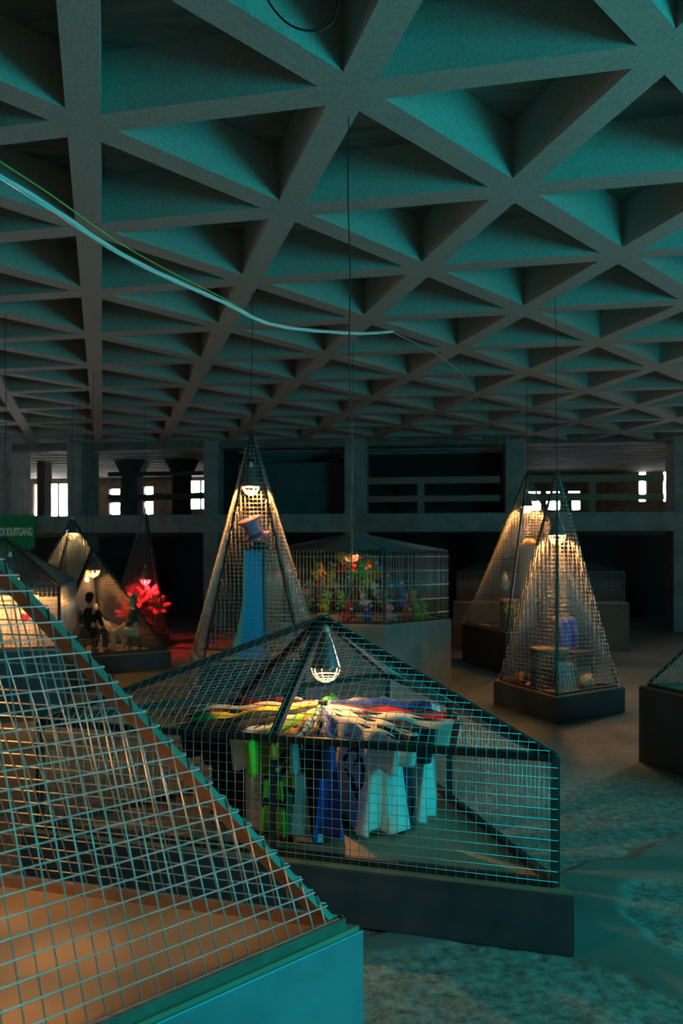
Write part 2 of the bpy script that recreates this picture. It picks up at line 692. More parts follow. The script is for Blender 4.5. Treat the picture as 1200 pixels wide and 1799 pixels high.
def make_cage(label, corners, zb, apex, eave=None, mids=False, bar=0.028, plinth=STEEL_DK, barmat=BAR, group=None,
              hgrid=GRID, over=0.035, wr=WR, roof_mat=None, angle=False):
    corners = [V(c) for c in ccw(corners)]
    n = len(corners)
    cen = sum(corners, V((0, 0))) / n
    root = empty('wire_cage', (cen.x, cen.y, 0), label, 'cage', group)
    O = V((cen.x, cen.y, 0))

    def loc3(c, z):
        return V((c.x - cen.x, c.y - cen.y, z))
    ap = V(apex) - O
    # plinth: an open steel sheet box and a board deck
    mb = MB()
    out = offs(corners, over)
    mb.prism([p - cen for p in out], 0.0, zb - 0.02)
    bevel(mb.build('plinth', plinth, root), 0.004)
    mb = MB()
    mb.prism([p - cen for p in offs(corners, over - 0.008)], zb - 0.02, zb - 0.004)
    mb.build('deck', DECK, root)
    zt = eave if eave else zb
    hb = bar / 2
    ins = offs(corners, -hb if not angle else -0.001)
    # rails
    for i in range(n):
        a, b = ins[i], ins[(i + 1) % n]
        mb = MB()
        mb.bar(loc3(a, zb + hb - 0.004), loc3(b, zb + hb - 0.004), bar)
        mb.build('bottom_rail', barmat, root)
        if eave:
            mb = MB()
            mb.bar(loc3(a, eave), loc3(b, eave), bar)
            mb.build('top_rail', barmat, root)
            mb = MB()
            mb.bar(loc3(a, zb), loc3(a, eave), bar)
            mb.build('post', barmat, root)
            if mids:
                mb = MB()
                m_ = (a + b) / 2
                mb.bar(loc3(m_, zb), loc3(m_, eave), bar)
                mb.build('post', barmat, root)
    for i in range(n):
        a, b = ins[i], ins[(i + 1) % n]
        mb = MB()
        if angle:
            # L-shaped angle iron: one flange in the plane of each neighbouring mesh panel
            base, ctr = loc3(a, zt), V((0, 0, zt))
            ax = (ap - base).normalized()
            for nb in (ins[i - 1], b):
                pn = (loc3(nb, zt) - base).cross(ap - base).normalized()
                if pn.dot(base - ctr) < 0:
                    pn = -pn
                inw = ax.cross(pn)
                if inw.dot(ctr - base) < 0:
                    inw = -inw
                fw = 0.021 if pn.y < 0 else 0.066
                mb.bar(base + inw * fw / 2, ap + inw * fw / 2, fw, 0.005, up=pn)
        else:
            mb.bar(loc3(a, zt + (hb if not eave else 0)), ap, bar)
        mb.build('hip_bar', barmat, root)
        if mids:
            mb = MB()
            mb.bar(loc3((a + b) / 2, zt), ap, bar * 1.1)
            mb.build('hip_bar', barmat, root)
    # mesh panels
    for i in range(n):
        a, b = corners[i], corners[(i + 1) % n]
        e = (b - a).normalized()
        ow = V((e.y, -e.x, 0))
        sh = 0.004
        tr = 0.0 if angle else hb * 1.1
        a2, b2 = a + ow.xy * sh + e * tr, b + ow.xy * sh - e * tr
        if eave:
            mb = MB()
            wire_panel(mb, [loc3(a2, zb), loc3(b2, zb), loc3(b2, eave + 0.01), loc3(a2, eave + 0.01)], ow, (GRID, hgrid), wr)
            mb.build('wall_mesh', WIRE, root)
        mb = MB()
        pn = (loc3(b, 0) - loc3(a, 0)).cross(ap - loc3(a, zt)).normalized()
        if pn.z < 0:
            pn = -pn
        up = pn * 0.006 if angle else pn * (hb + 0.004) if not eave else V((0, 0, hb + 0.003))
        wire_panel(mb, [loc3(a2, zt) + up * 0.6, loc3(b2, zt) + up * 0.6, ap + up], ow + V((0, 0, 0.3)), (GRID, GRID), wr)
        mb.build('roof_mesh' if eave else 'side_mesh', roof_mat or WIRE, root)
    return root


def tri(cx, cy, r, a0):
    return [V((cx + r * math.cos(math.radians(a0 + 120 * k)), cy + r * math.sin(math.radians(a0 + 120 * k)))) for k in range(3)]


# foreground pyramid
C1R = 1.5
P1 = V((0.004, 2.64))
c1 = P1 + V((-0.9695, -0.245)) * C1R
make_cage('large steel mesh pyramid on a bright steel plinth nearest the viewer',
          tri(c1.x, c1.y, C1R, 14.2), 0.72, (c1.x, c1.y, 2.44), bar=0.034, plinth=STEEL, barmat=BAR_LAMP_TINT, wr=0.0025, angle=True)
# clothes cage
make_cage('low three-sided mesh house holding the ring of sports shirts',
          tri(-0.12, 5.24, 1.735, -47.2), 0.31, (-0.12, 5.24, 1.515), eave=0.93, mids=True, bar=0.036, wr=0.0020)
# blue ramp pyramid
make_cage('tall slender mesh pyramid around the blue ramp and pink hat',
          [(-1.565, 9.3), (-0.43, 9.3), (-0.27, 10.25), (-1.89, 10.5)], 0.72, (-1.06, 9.75, 3.37))
# desk pyramid
make_cage('tall lit mesh pyramid on a low dark plinth around the desk and chair',
          [(2.02, 10.6), (2.448, 9.39), (3.40, 10.09)], 0.325, (2.62, 10.03, 2.945))
# column pyramid behind it
make_cage('lit mesh pyramid on a taller plinth behind the desk pyramid',
          [(2.25, 15.05), (2.66, 13.3), (4.5, 14.6)], 0.70, (3.2, 14.2, 3.36))
# toy house
HX = V((0.19, 12.43))
make_cage('six-sided mesh house on a tall grey plinth filled with plush toys',
          [V((HX.x + 1.42 * math.cos(math.radians(285.7 + 60 * k)), HX.y + 1.42 * math.sin(math.radians(285.7 + 60 * k)))) for k in range(6)],
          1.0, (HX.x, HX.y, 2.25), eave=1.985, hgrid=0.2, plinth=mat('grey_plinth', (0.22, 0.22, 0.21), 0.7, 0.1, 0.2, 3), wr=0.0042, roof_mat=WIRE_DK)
# playing card house
make_cage('four-sided mesh house on a tall plinth with large playing cards inside',
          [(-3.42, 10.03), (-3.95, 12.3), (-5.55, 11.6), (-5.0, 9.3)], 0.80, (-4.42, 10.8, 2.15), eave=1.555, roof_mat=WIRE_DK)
# figures pyramid
make_cage('low dark mesh pyramid over the two seated mannequins',
          [(-2.96, 14.1), (-4.62, 12.9), (-4.6, 15.7)], 0.31, (-4.23, 14.05, 2.04), bar=0.05, wr=0.0017)
# tall dark pyramid behind
make_cage('broad mesh pyramid with dim yellow light behind the seated mannequins',
          [(-3.75, 16.4), (-6.4, 15.4), (-6.2, 17.2)], 0.31, (-5.35, 16.4, 2.66), bar=0.04, wr=0.0017)
# red pyramid
make_cage('narrow mesh pyramid flooded with red light and giant flowers',
          [(-3.72, 17.6), (-5.05, 17.7), (-4.2, 18.9)], 0.31, (-4.28, 18.0, 2.98), bar=0.03, wr=0.0017)
# far right low pyramid
make_cage('low mesh pyramid on a black plinth cut off by the right edge',
          [(2.81, 7.63), (3.40, 5.80), (4.9, 7.5)], 0.716, (3.75, 7.0, 1.9))
# dim house at the back
make_cage('dim mesh house on a tall plinth deep behind the two lit pyramids',
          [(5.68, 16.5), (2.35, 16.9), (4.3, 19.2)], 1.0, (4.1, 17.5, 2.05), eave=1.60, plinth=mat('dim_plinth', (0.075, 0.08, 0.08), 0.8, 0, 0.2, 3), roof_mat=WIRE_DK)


# ------------------------------------------------------------------ guarded lamps
def make_lamp(x, y, zrim, label, power, cord_pts=None, color=(1.0, 0.45, 0.13), sc=1.0, bulb=BULB, lz=0.040):
    root = empty('guarded_lamp', (x, y, zrim), label, 'lamp', None)
    mb = MB()
    mb.lathe([(0.022 * sc, 0.215 * sc), (0.030 * sc, 0.19 * sc), (0.042 * sc, 0.165 * sc), (0.094 * sc, 0.0), (0.097 * sc, -0.008 * sc),
              (0.093 * sc, -0.006 * sc), (0.090 * sc, 0.0), (0.038 * sc, 0.165 * sc), (0.0, 0.18 * sc)], n=24, cap=False)
    shd = mb.build('shade', SHADE, root)
    mb = MB()
    mb.lathe([(0.0, 0.27 * sc), (0.016 * sc, 0.265 * sc), (0.022 * sc, 0.235 * sc), (0.022 * sc, 0.205 * sc)], n=14)
    sock = mb.build('socket', CERAMIC, root)
    mb = MB()
    bz = lz + 0.018
    mb.lathe([(r_ * sc, (bz + z_) * sc) for r_, z_ in ((0.0, 0.0), (0.02, 0.004), (0.032, 0.024), (0.033, 0.044), (0.025, 0.07), (0.017, 0.10), (0.017, 0.205 - bz))], n=16)
    b = mb.build('bulb', bulb, sock)
    b.visible_shadow = True
    # wire guard
    mb = MB()
    R = 0.092 * sc
    D = 0.10 * sc
    for k in range(5):
        a = PI * k / 5
        pts = []
        for j in range(13):
            t = PI * j / 12
            pts.append((math.cos(a) * R * math.cos(t), math.sin(a) * R * math.cos(t), -D * math.sin(t) - 0.004))
        mb.tube(pts, 0.0028 * sc, 5)
    for t in (0.02, 0.55, 1.0):
        rr, zz = R * math.cos(t), -D * math.sin(t) - 0.004
        mb.tube([(rr * math.cos(2 * PI * k / 24), rr * math.sin(2 * PI * k / 24), zz) for k in range(24)], 0.0028 * sc, 5, closed=True)
    mb.build('guard', GUARD, shd)
    if cord_pts:
        mb = MB()
        pts = [V((0, 0, 0.26 * sc))] + [V(p) - V((x, y, zrim)) for p in cord_pts]
        # smooth the cord a little and let it waver
        fine = []
        for a, bq in zip(pts, pts[1:]):
            m = max(2, int((bq - a).length / 0.12))
            for j in range(m):
                q = a.lerp(bq, j / m)
                wv = 0.006 * math.sin(q.z * 5.3 + x) if len(fine) > 0 else 0
                fine.append(q + V((wv, 0, 0)))
        fine.append(pts[-1])
        mb.tube(fine, 0.0045, 6)
        mb.build('cord', BLACK, root)
    l = bpy.data.lights.new('bulb_light', 'POINT')
    l.energy = power
    l.color = color
    l.shadow_soft_size = 0.012 * sc
    lo = bpy.data.objects.new('bulb_light', l)
    COL.objects.link(lo)
    lo.parent = root
    lo.location = (0, 0, lz * sc)
    return root


def hang(x, y, top=0.30):
    return [(x, y, cz(x) + top)]


make_lamp(c1.x + 0.05, c1.y, 1.64, 'lamp inside the large nearest pyramid', 40, hang(c1.x + 0.05, c1.y), lz=0.026)
make_lamp(-0.10, 5.24, 1.21, 'cone lamp with a lit wire guard above the sports shirts', 34,
          [(-0.11, 5.24, 1.53), (-0.04, 5.26, 1.545), (0.05, 5.45, 1.66), (0.075, 5.6, 1.95), (0.06, 5.75, 3.2), (0.045, 5.85, 5.3)], lz=0.028)
make_lamp(-1.07, 9.75, 2.74, 'bright lamp at the top of the blue ramp pyramid', 85, hang(-1.05, 9.75), sc=1.05)
make_lamp(2.62, 10.03, 2.17, 'lamp high inside the desk pyramid', 100, hang(2.6, 10.03), sc=1.1, lz=0.064)
make_lamp(3.2, 14.2, 2.78, 'lamp at the top of the pyramid behind the desk pyramid', 110, hang(3.18, 14.2), sc=1.1)
make_lamp(0.15, 12.3, 1.945, 'lamp hanging under the roof of the toy house', 14, hang(0.17, 12.4), sc=1.15)
make_lamp(-0.76, 12.4, 1.75, 'small lamp at the far left inside the toy house', 1.5, [(-0.76, 12.4, 2.2)], sc=0.7)
make_lamp(-4.05, 10.08, 1.66, 'lamp above the large playing cards', 60, [(-4.05, 10.08, 1.80), (-4.35, 10.7, 2.12), (-4.4, 10.8, cz(-4.4) + 0.3)], sc=1.15, lz=0.014)
make_lamp(-4.23, 14.05, 1.68, 'lamp hanging over the two seated mannequins', 45, hang(-4.23, 14.05), sc=1.15)
make_lamp(-5.35, 16.4, 2.38, 'lamp at the peak of the broad dim pyramid', 16, hang(-5.35, 16.4), sc=1.2, color=(1.0, 0.66, 0.25))
make_lamp(-4.28, 18.0, 1.42, 'red lamp over the giant flowers', 150, hang(-4.28, 18.0), color=(1.0, 0.02, 0.03), sc=1.2, bulb=BULB_RED)

# ------------------------------------------------------------------ ring of sports shirts
SC = V((-0.12, 5.24))
rk = empty('clothes_rack', (SC.x, SC.y, 0.31), 'round rack of thin rods carrying the sports shirts', 'rack')
mb = MB()
mb.lathe([(0.16, -0.002), (0.16, 0.012), (0.02, 0.02), (0.014, 0.03), (0.014, 0.655), (0.03, 0.66), (0.03, 0.68), (0.0, 0.685)], n=18)
mb.build('pole', BAR, rk)


def cloth_mat(name, col):
    return mat('cloth_' + name, col, 0.85, 0, 0.08, 5, 0.12, 60)


CL = {k: cloth_mat(k, c) for k, c in dict(
    white=(0.78, 0.77, 0.74), cream=(0.75, 0.70, 0.60), lime=(0.25, 0.62, 0.04), navy=(0.012, 0.016, 0.07), orange=(0.75, 0.30, 0.03),
    black=(0.012, 0.012, 0.014), cyan=(0.18, 0.55, 0.65), blue=(0.03, 0.06, 0.40), red=(0.55, 0.02, 0.03), pink=(0.80, 0.38, 0.45),
    yellow=(0.75, 0.60, 0.03), green=(0.06, 0.40, 0.06), maroon=(0.16, 0.015, 0.02), sky=(0.35, 0.55, 0.75), grey=(0.35, 0.34, 0.33)).items()}


def make_shirt(ang, label, cols, pat=None, length=0.62, span=0.86, r0=0.02, droop=0.06, z=0.955, seed=0, prints=None):
    """shirt pushed on a rod through both sleeves; hangs in the upright plane through the rack's pole"""
    a = math.radians(ang)
    root = empty('sports_shirt', (SC.x, SC.y, z), label, 'shirt', 'sports shirts on the round rack')
    root.rotation_euler = (0, 0, a)
    rnd = random.Random(seed)
    ph = [rnd.uniform(0, 6.28) for _ in range(4)]
    NI = 27
    DT = 0.022
    sl = 0.17                    # sleeve reach

    def length_at(u):
        if u < sl / span or u > 1 - sl / span:
            return 0.21
        return length

    def pos(i, j, side):
        u = i / NI
        s = r0 + u * span
        t = j * DT
        f = t / length
        zz = -t - droop * u * u - 0.010 * (1 + math.sin(u * 15 + ph[1])) * min(1, u * 3)
        if 0.40 < u < 0.60:
            zz -= 0.0
        # hem curve
        body_in = (u * span - sl) / (span - 2 * sl)
        if 0 <= body_in <= 1:
            s += (body_in - 0.5) * 0.02 * f - 0.03 * f * math.sin(2.2 * f + ph[0])
            zz += 0.025 * math.sin(body_in * 5 + ph[1]) * f
        else:
            s += (-0.02 if u < 0.5 else -0.035) * (t / 0.21)
        fold = 0.014 * math.sin(u * 19 + ph[2] + 1.5 * f) * (0.7 + f) + 0.010 * math.sin(u * 33 + ph[3] - 2 * f) * f
        edge = min(1, (u + 0.02) * 8, (1.02 - u) * 8)
        gap = (0.016 + 0.060 * f ** 0.7 * edge) * side
        return V((s, gap + fold, zz))
    mb = MB()
    idx = {}

    def vid(i, j, side):
        k = (i, j, side if j > 0 else 0)
        if k not in idx:
            idx[k] = len(mb.v)
            mb.v.append(tuple(pos(i, j, side if j > 0 else 0.3)))
        return idx[k]
    cells = {}
    for i in range(NI):
        nr = int(length_at((i + 0.5) / NI) / DT)
        for j in range(nr):
            u, t = (i + 0.5) / NI, (j + 0.5) / nr
            c = pat(u, (j + 0.5) * DT / length) if pat else 0
            for side in (-1, 1):
                q = (vid(i, j, side), vid(i + 1, j, side), vid(i + 1, j + 1, side), vid(i, j + 1, side))
                mb.f.append(q if side < 0 else q[::-1])
                mb.mi.append(c)
                mb.smooth.append(True)
            cells[(i, j)] = c
    for (i, j), c in cells.items():
        if (i - 1, j) not in cells:
            mb.f.append((vid(i, j, -1), vid(i, j + 1, -1), vid(i, j + 1, 1), vid(i, j, 1)))
            mb.mi.append(c)
            mb.smooth.append(True)
        if (i + 1, j) not in cells:
            mb.f.append((vid(i + 1, j, 1), vid(i + 1, j + 1, 1), vid(i + 1, j + 1, -1), vid(i + 1, j, -1)))
            mb.mi.append(c)
            mb.smooth.append(True)
    mb.f = [tuple(dict.fromkeys(f)) for f in mb.f]
    o = mb.build('fabric', [CL[c] for c in cols], root)
    sd = o.modifiers.new('thickness', 'SOLIDIFY')
    sd.thickness = 0.003
    # rod through the sleeves belongs to the rack
    m2 = MB()
    p0 = V((0.01, 0, z - 0.31 - 0.012))
    p1 = V((r0 + span + 0.02, 0, z - 0.31 - droop - 0.012))
    R = Matrix.Rotation(a, 3, 'Z')
    m2.tube([R @ p0, R @ p1], 0.005, 6)
    m2.build('rod', BAR, rk)
    if prints:
        prints(o, pos, NI, DT)
    return root


def stripes(n, a=0, b=1):
    return lambda u, t: a if int(u * n) % 2 == 0 else b


def trims(u, t):      # coloured sleeve ends
    return 1 if u > 0.93 or u < 0.05 else 0


def band(t0, t1, c=1):
    return lambda u, t: c if t0 < t < t1 else 0


def surf_strip(root, pos, DT, NI, pts, wd, side, m, name='print'):
    """thin printed ribbon laid on the shirt surface through (u, drop) points"""
    mb = MB()
    P = []
    for k in range(len(pts) - 1):
        for j in range(6):
            P.append((pts[k][0] + (pts[k + 1][0] - pts[k][0]) * j / 6, pts[k][1] + (pts[k + 1][1] - pts[k][1]) * j / 6))
    P.append(pts[-1])
    vs = []
    for k, (u, d) in enumerate(P):
        q0 = P[max(0, k - 1)]
        q1 = P[min(len(P) - 1, k + 1)]
        dx, dy = q1[0] - q0[0], q1[1] - q0[1]
        L = math.hypot(dx * 0.8, dy) or 1
        nx, ny = -dy / L, dx * 0.8 / L
        tw = wd * (0.35 + 0.65 * math.sin(PI * min(1, max(0, (k + 0.6) / len(P)))))
        for sgn in (-1, 1):
            p = pos((u + sgn * nx * tw / 0.8) * NI, (d + sgn * ny * tw) / DT, side)
            vs.append(p + V((0, side * 0.004, 0)))
            vs.append(p + V((0, side * 0.0055, 0)))
    n = len(P)
    fs = []
    for k in range(n - 1):
        a = 4 * k
        fs += [(a + 1, a + 3, a + 7, a + 5), (a, a + 4, a + 6, a + 2), (a, a + 1, a + 5, a + 4), (a + 2, a + 6, a + 7, a + 3)]
    mb.add(vs, fs)
    o = mb.build(name, m, root)
    return o


def lion_print(root, pos, NI, DT):
    m = CL['black']
    for pts, wd in (([(0.46, 0.20), (0.50, 0.155), (0.55, 0.15), (0.57, 0.20), (0.52, 0.25)], 0.018),
                    ([(0.57, 0.20), (0.63, 0.19), (0.69, 0.23), (0.69, 0.31), (0.62, 0.37), (0.56, 0.40)], 0.022),
                    ([(0.44, 0.30), (0.50, 0.33), (0.55, 0.39), (0.63, 0.43), (0.67, 0.46)], 0.02),
                    ([(0.42, 0.26), (0.46, 0.21)], 0.014)):
        for side in (-1, 1):
            surf_strip(root, pos, DT, NI, pts, wd, side, m)


def scribble(root, pos, NI, DT):
    m = CL['black']
    pts = [(0.40 + 0.03 * k + 0.012 * math.sin(k * 2.3), 0.10 + 0.022 * math.sin(k * 2.9)) for k in range(9)]
    surf_strip(root, pos, DT, NI, pts, 0.003, -1, m, 'signature')
    surf_strip(root, pos, DT, NI, pts, 0.003, 1, m, 'signature')


def both_prints(root, pos, NI, DT):
    lion_print(root, pos, NI, DT)
    scribble(root, pos, NI, DT)


def ten(root, pos, NI, DT):
    m = CL['white']
    for side in (-1, 1):
        surf_strip(root, pos, DT, NI, [(0.80, 0.07), (0.80, 0.16)], 0.009, side, m, 'number')
        surf_strip(root, pos, DT, NI, [(0.88 + 0.028 * math.cos(k), 0.115 + 0.045 * math.sin(k)) for k in [i * PI / 4 for i in range(9)]], 0.008, side, m, 'number')


def zig(root, pos, NI, DT):
    for side in (-1, 1):
        for u0 in (0.42, 0.62):
            surf_strip(root, pos, DT, NI, [(u0 + (0.02 if k % 2 else -0.01), 0.38 + 0.025 * k) for k in range(8)], 0.010, side, CL['black'], 'zigzag_print')


SH = [
    (-127, 'plain white shirt at the left of the front row, outer sleeve hanging', ['white', 'cream'], None, scribble),
    (-114, 'lime green football shirt with navy bands behind the front post', ['lime', 'navy', 'orange'], lambda u, t: 1 if 0.42 < t < 0.48 or 0.66 < t < 0.71 else 0, None),
    (-107, 'orange and black banded shirt just right of the front post', ['orange', 'black'], lambda u, t: 1 if 0.14 < t < 0.2 or 0.26 < t < 0.31 or 0.5 < t < 0.62 else 0, None),
    (-100, 'pale cyan shirt seen edge-on right of the orange one', ['cyan', 'navy'], lambda u, t: 1 if abs((u * 9) % 1 - 0.5) < 0.08 else 0, None),
    (-94, 'black shirt with a small white hem print beside the royal blue one', ['black', 'white'], lambda u, t: 1 if t > 0.9 and u > 0.6 else 0, None),
    (-87, 'royal blue shirt left of the white shirt with the black emblem', ['blue', 'navy'], trims, None),
    (-61, 'white shirt printed with a large curling black emblem', ['white', 'cream'], None, both_prints),
    (-50, 'white shirt with black zigzag prints near the hem', ['white', 'black'], lambda u, t: 1 if (0.05 < t < 0.13 and u > 0.62) else 0, zig),
    (-38, 'dark navy shirt with a pale number ten on it', ['navy', 'black'], trims, ten),
    (-27, 'white shirt with red sleeve edging at the right of the ring', ['white', 'red'], lambda u, t: 1 if u > 0.965 else 0, None),
    (-15, 'pink shirt stretching furthest to the right', ['pink', 'white'], lambda u, t: 1 if u > 0.95 else 0, None),
    (-3, 'dark red shirt behind the pink one', ['red', 'navy'], trims, None),
    (12, 'navy shirt with white piping at the back right', ['navy', 'white'], band(0.02, 0.08), None),
    (30, 'blue shirt at the back of the ring', ['blue', 'white'], trims, None),
    (55, 'grey shirt at the back of the ring', ['grey', 'white'], trims, None),
    (85, 'green shirt at the very back of the ring', ['green', 'yellow'], trims, None),
    (115, 'sky blue striped shirt at the back left', ['sky', 'white'], stripes(9), None),
    (140, 'maroon shirt at the back left of the ring', ['maroon', 'sky'], trims, None),
    (158, 'red and white banded shirt reaching out to the left', ['red', 'white'], stripes(7), None),
    (174, 'bright red shirt with a cream collar on the left', ['red', 'cream'], lambda u, t: 1 if t < 0.05 else 0, None),
    (188, 'yellow shirt with a green edge pointing left', ['yellow', 'green'], lambda u, t: 1 if u > 0.85 else 0, None),
    (203, 'plain black shirt left of the yellow one', ['black', 'navy'], trims, None),
    (219, 'black shirt with a grey crest nearer the left front', ['black', 'grey'], lambda u, t: 1 if 0.7 < u < 0.8 and 0.12 < t < 0.22 else 0, None),
]
for i, (ang, lab, cols, pat, pr) in enumerate(SH):
    make_shirt(ang, lab, cols, pat, seed=i, prints=pr, z=0.955 + 0.012 * (i % 2) + (0.02 if 0 < ang < 200 else 0),
               span=0.80 + 0.03 * ((i * 7) % 4), length=(0.60 if ang < 0 or ang > 200 else 0.56) + 0.012 * (i % 3), droop=0.03 if ang < -20 or ang > 210 else 0.09 if 10 < ang < 165 else 0.05)

# ------------------------------------------------------------------ blue ramp and hats (tall slender pyramid)
rp = empty('blue_ramp', (-1.02, 9.75, 0.716), 'bright blue curved ramp with pale wooden side standing upright', 'ramp')
prof = []
for k in range(17):
    f = k / 16
    # depth of the ramp surface towards the viewer grows near the foot
    prof.append((1.27 * (1 - f), -0.05 - 0.34 * max(0, f - 0.25) ** 2.2 / 0.75 ** 2.2, 0.105 + 0.05 * f ** 2))
mb = MB()
vs = []
for z, d, hw in prof:
    vs += [(-hw + 0.0, d, z), (hw - 0.0, d, z), (hw, d + 0.02, z), (-hw, d + 0.02, z)]
fs = []
for k in range(16):
    a = 4 * k
    for j in range(4):
        fs.append((a + j, a + (j + 1) % 4, a + 4 + (j + 1) % 4, a + 4 + j))
fs += [(3, 2, 1, 0), (64, 65, 66, 67)]
mb.add(vs, fs, 0, False)
mb.build('blue_surface', mat('blue_lacquer', (0.02, 0.42, 0.80), 0.45, 0, 0.05, 4), rp)
for sgn, nm in ((-1, 'side_board'), (1, 'side_board')):
    mb = MB()
    vs = []
    for z, d, hw in prof:
        x0 = sgn * (hw + 0.001)
        x1 = sgn * (hw + 0.022 + (0.09 * max(0, 1 - z / 0.7) ** 1.5 if sgn < 0 else 0))
        vs += [(x0, d - 0.025, z), (x1, d - 0.025, z), (x1, 0.02, z), (x0, 0.02, z)]
    mb.add(vs, fs)
    mb.build(nm, mat('pale_ply', (0.60, 0.50, 0.34), 0.6, 0, 0.15, 6) if sgn < 0 else mat('ply_grey', (0.12, 0.12, 0.12), 0.7), rp)

HATP = mat('pink_felt', (0.85, 0.25, 0.38), 0.95, 0, 0.12, 10, 0.3, 90)
ht = empty('top_hat', (-0.985, 9.6, 2.12), 'pink felt top hat hanging tilted above the blue ramp', 'hat')
ht.rotation_euler = (0.22, -0.36, 0)
mb = MB()
mb.lathe([(0.0, 0.0), (0.10, 0.0), (0.165, 0.012), (0.172, 0.025), (0.16, 0.03), (0.10, 0.028), (0.093, 0.05), (0.088, 0.15), (0.112, 0.205), (0.142, 0.222), (0.146, 0.236), (0.13, 0.244), (0.0, 0.240)], n=28)
mb.build('felt', HATP, ht)
mb = MB()
mb.lathe([(0.099, 0.032), (0.104, 0.034), (0.1005, 0.065), (0.0935, 0.066)], n=28, cap=False)
mb.build('ribbon', mat('mauve_ribbon', (0.30, 0.10, 0.16), 0.6), ht)
mb = MB()
mb.tube([(0, 0, 0.236), (0.02, -0.02, 0.42)], 0.0015, 5)
mb.build('thread', BLACK, ht)
ht2 = empty('bowler_hat', (-0.95, 9.66, 1.995), 'dark round hat hanging below the pink one', 'hat')
ht2.rotation_euler = (0.1, 0.12, 0)
mb = MB()
mb.lathe([(0.0, 0.0), (0.09, 0.0), (0.14, 0.008), (0.15, 0.02), (0.14, 0.018), (0.095, 0.012), (0.088, 0.05), (0.06, 0.085), (0.0, 0.095)], n=26)
mb.build('felt', mat('dark_felt', (0.03, 0.025, 0.02), 0.95), ht2)
mb = MB()
mb.tube([(0, 0, 0.094), (-0.005, 0.0, 0.125)], 0.0015, 5)
mb.build('thread', BLACK, ht2)

# ------------------------------------------------------------------ plush toys in the six-sided house
TOYC = dict(red=(0.60, 0.03, 0.03), orange=(0.80, 0.26, 0.03), yellow=(0.78, 0.58, 0.06), lime=(0.28, 0.60, 0.05), green=(0.03, 0.30, 0.07),
            teal=(0.03, 0.35, 0.33), blue=(0.04, 0.12, 0.50), white=(0.75, 0.74, 0.70), brown=(0.25, 0.13, 0.05), pink=(0.75, 0.30, 0.36), grey=(0.30, 0.30, 0.30))
TM = {k: mat('plush_' + k, tuple(v * 0.75 for v in c), 0.95, 0, 0.15, 20, 0.25, 120) for k, c in TOYC.items()}
EYE = mat('button_eye', (0.01, 0.01, 0.01), 0.2)


def toy_meshes(kind):
    """meshes of one plush toy, about 0.26 m tall, facing -Y: body, head, muzzle, left and right ear"""
    out = []
    b = MB()
    b.ball((0, 0, 0.075), (0.062, 0.055, 0.075))
    for sx in (-1, 1):
        b.ball((sx * 0.05, -0.05, 0.03), (0.026, 0.05, 0.026), 10, 7)
        b.ball((sx * 0.072, -0.02, 0.10), (0.040, 0.022, 0.022), 10, 7, rot=Matrix.Rotation(sx * 0.6, 3, 'Y'))
    out.append(('body', b))
    h = MB()
    hr = {'duck': (0.05, 0.05, 0.055), 'frog': (0.066, 0.052, 0.044)}.get(kind, (0.058, 0.052, 0.054))
    h.ball((0, -0.005, 0.19), hr)
    out.append(('head', h))
    m = MB()
    if kind == 'duck':
        m.ball((0, -0.06, 0.182), (0.026, 0.03, 0.009), 10, 7)
    elif kind == 'frog':
        m.ball((0, -0.045, 0.178), (0.045, 0.02, 0.01), 10, 7)
    else:
        m.ball((0, -0.052, 0.176), (0.024, 0.024 if kind != 'dog' else 0.036, 0.019), 10, 7)
    out.append(('muzzle', m))
    for sx in (-1, 1):
        e = MB()
        if kind == 'bear':
            e.ball((sx * 0.043, 0, 0.235), (0.02, 0.012, 0.02), 10, 7)
        elif kind == 'rabbit':
            e.ball((sx * 0.026, 0.005, 0.275), (0.014, 0.010, 0.055), 10, 8, rot=Matrix.Rotation(sx * 0.18, 3, 'Y'))
        elif kind == 'dog':
            e.ball((sx * 0.060, -0.004, 0.185), (0.012, 0.022, 0.042), 10, 8)
        elif kind == 'cat':
            e.lathe([(0.024, 0), (0.014, 0.022), (0.0, 0.048)], (sx * 0.036, 0, 0.222), 8)
        elif kind == 'frog':
            e.ball((sx * 0.034, -0.012, 0.232), (0.018, 0.018, 0.02), 10, 7)
        else:
            e.ball((sx * 0.012, 0.0, 0.25), (0.007, 0.007, 0.02), 8, 6)
        out.append(('tuft' if kind == 'duck' else 'ear' if kind != 'frog' else 'eye', e))
    for sx in (-1, 1):
        y = MB()
        if kind == 'frog':
            y.ball((sx * 0.034, -0.030, 0.236), 0.007, 8, 6)
        else:
            y.ball((sx * 0.022, -0.053, 0.202), 0.006, 8, 6)
        out.append(('button', y))
    return out


KINDS = ('bear', 'rabbit', 'dog', 'cat', 'frog', 'duck')
TOYPROTO = {}


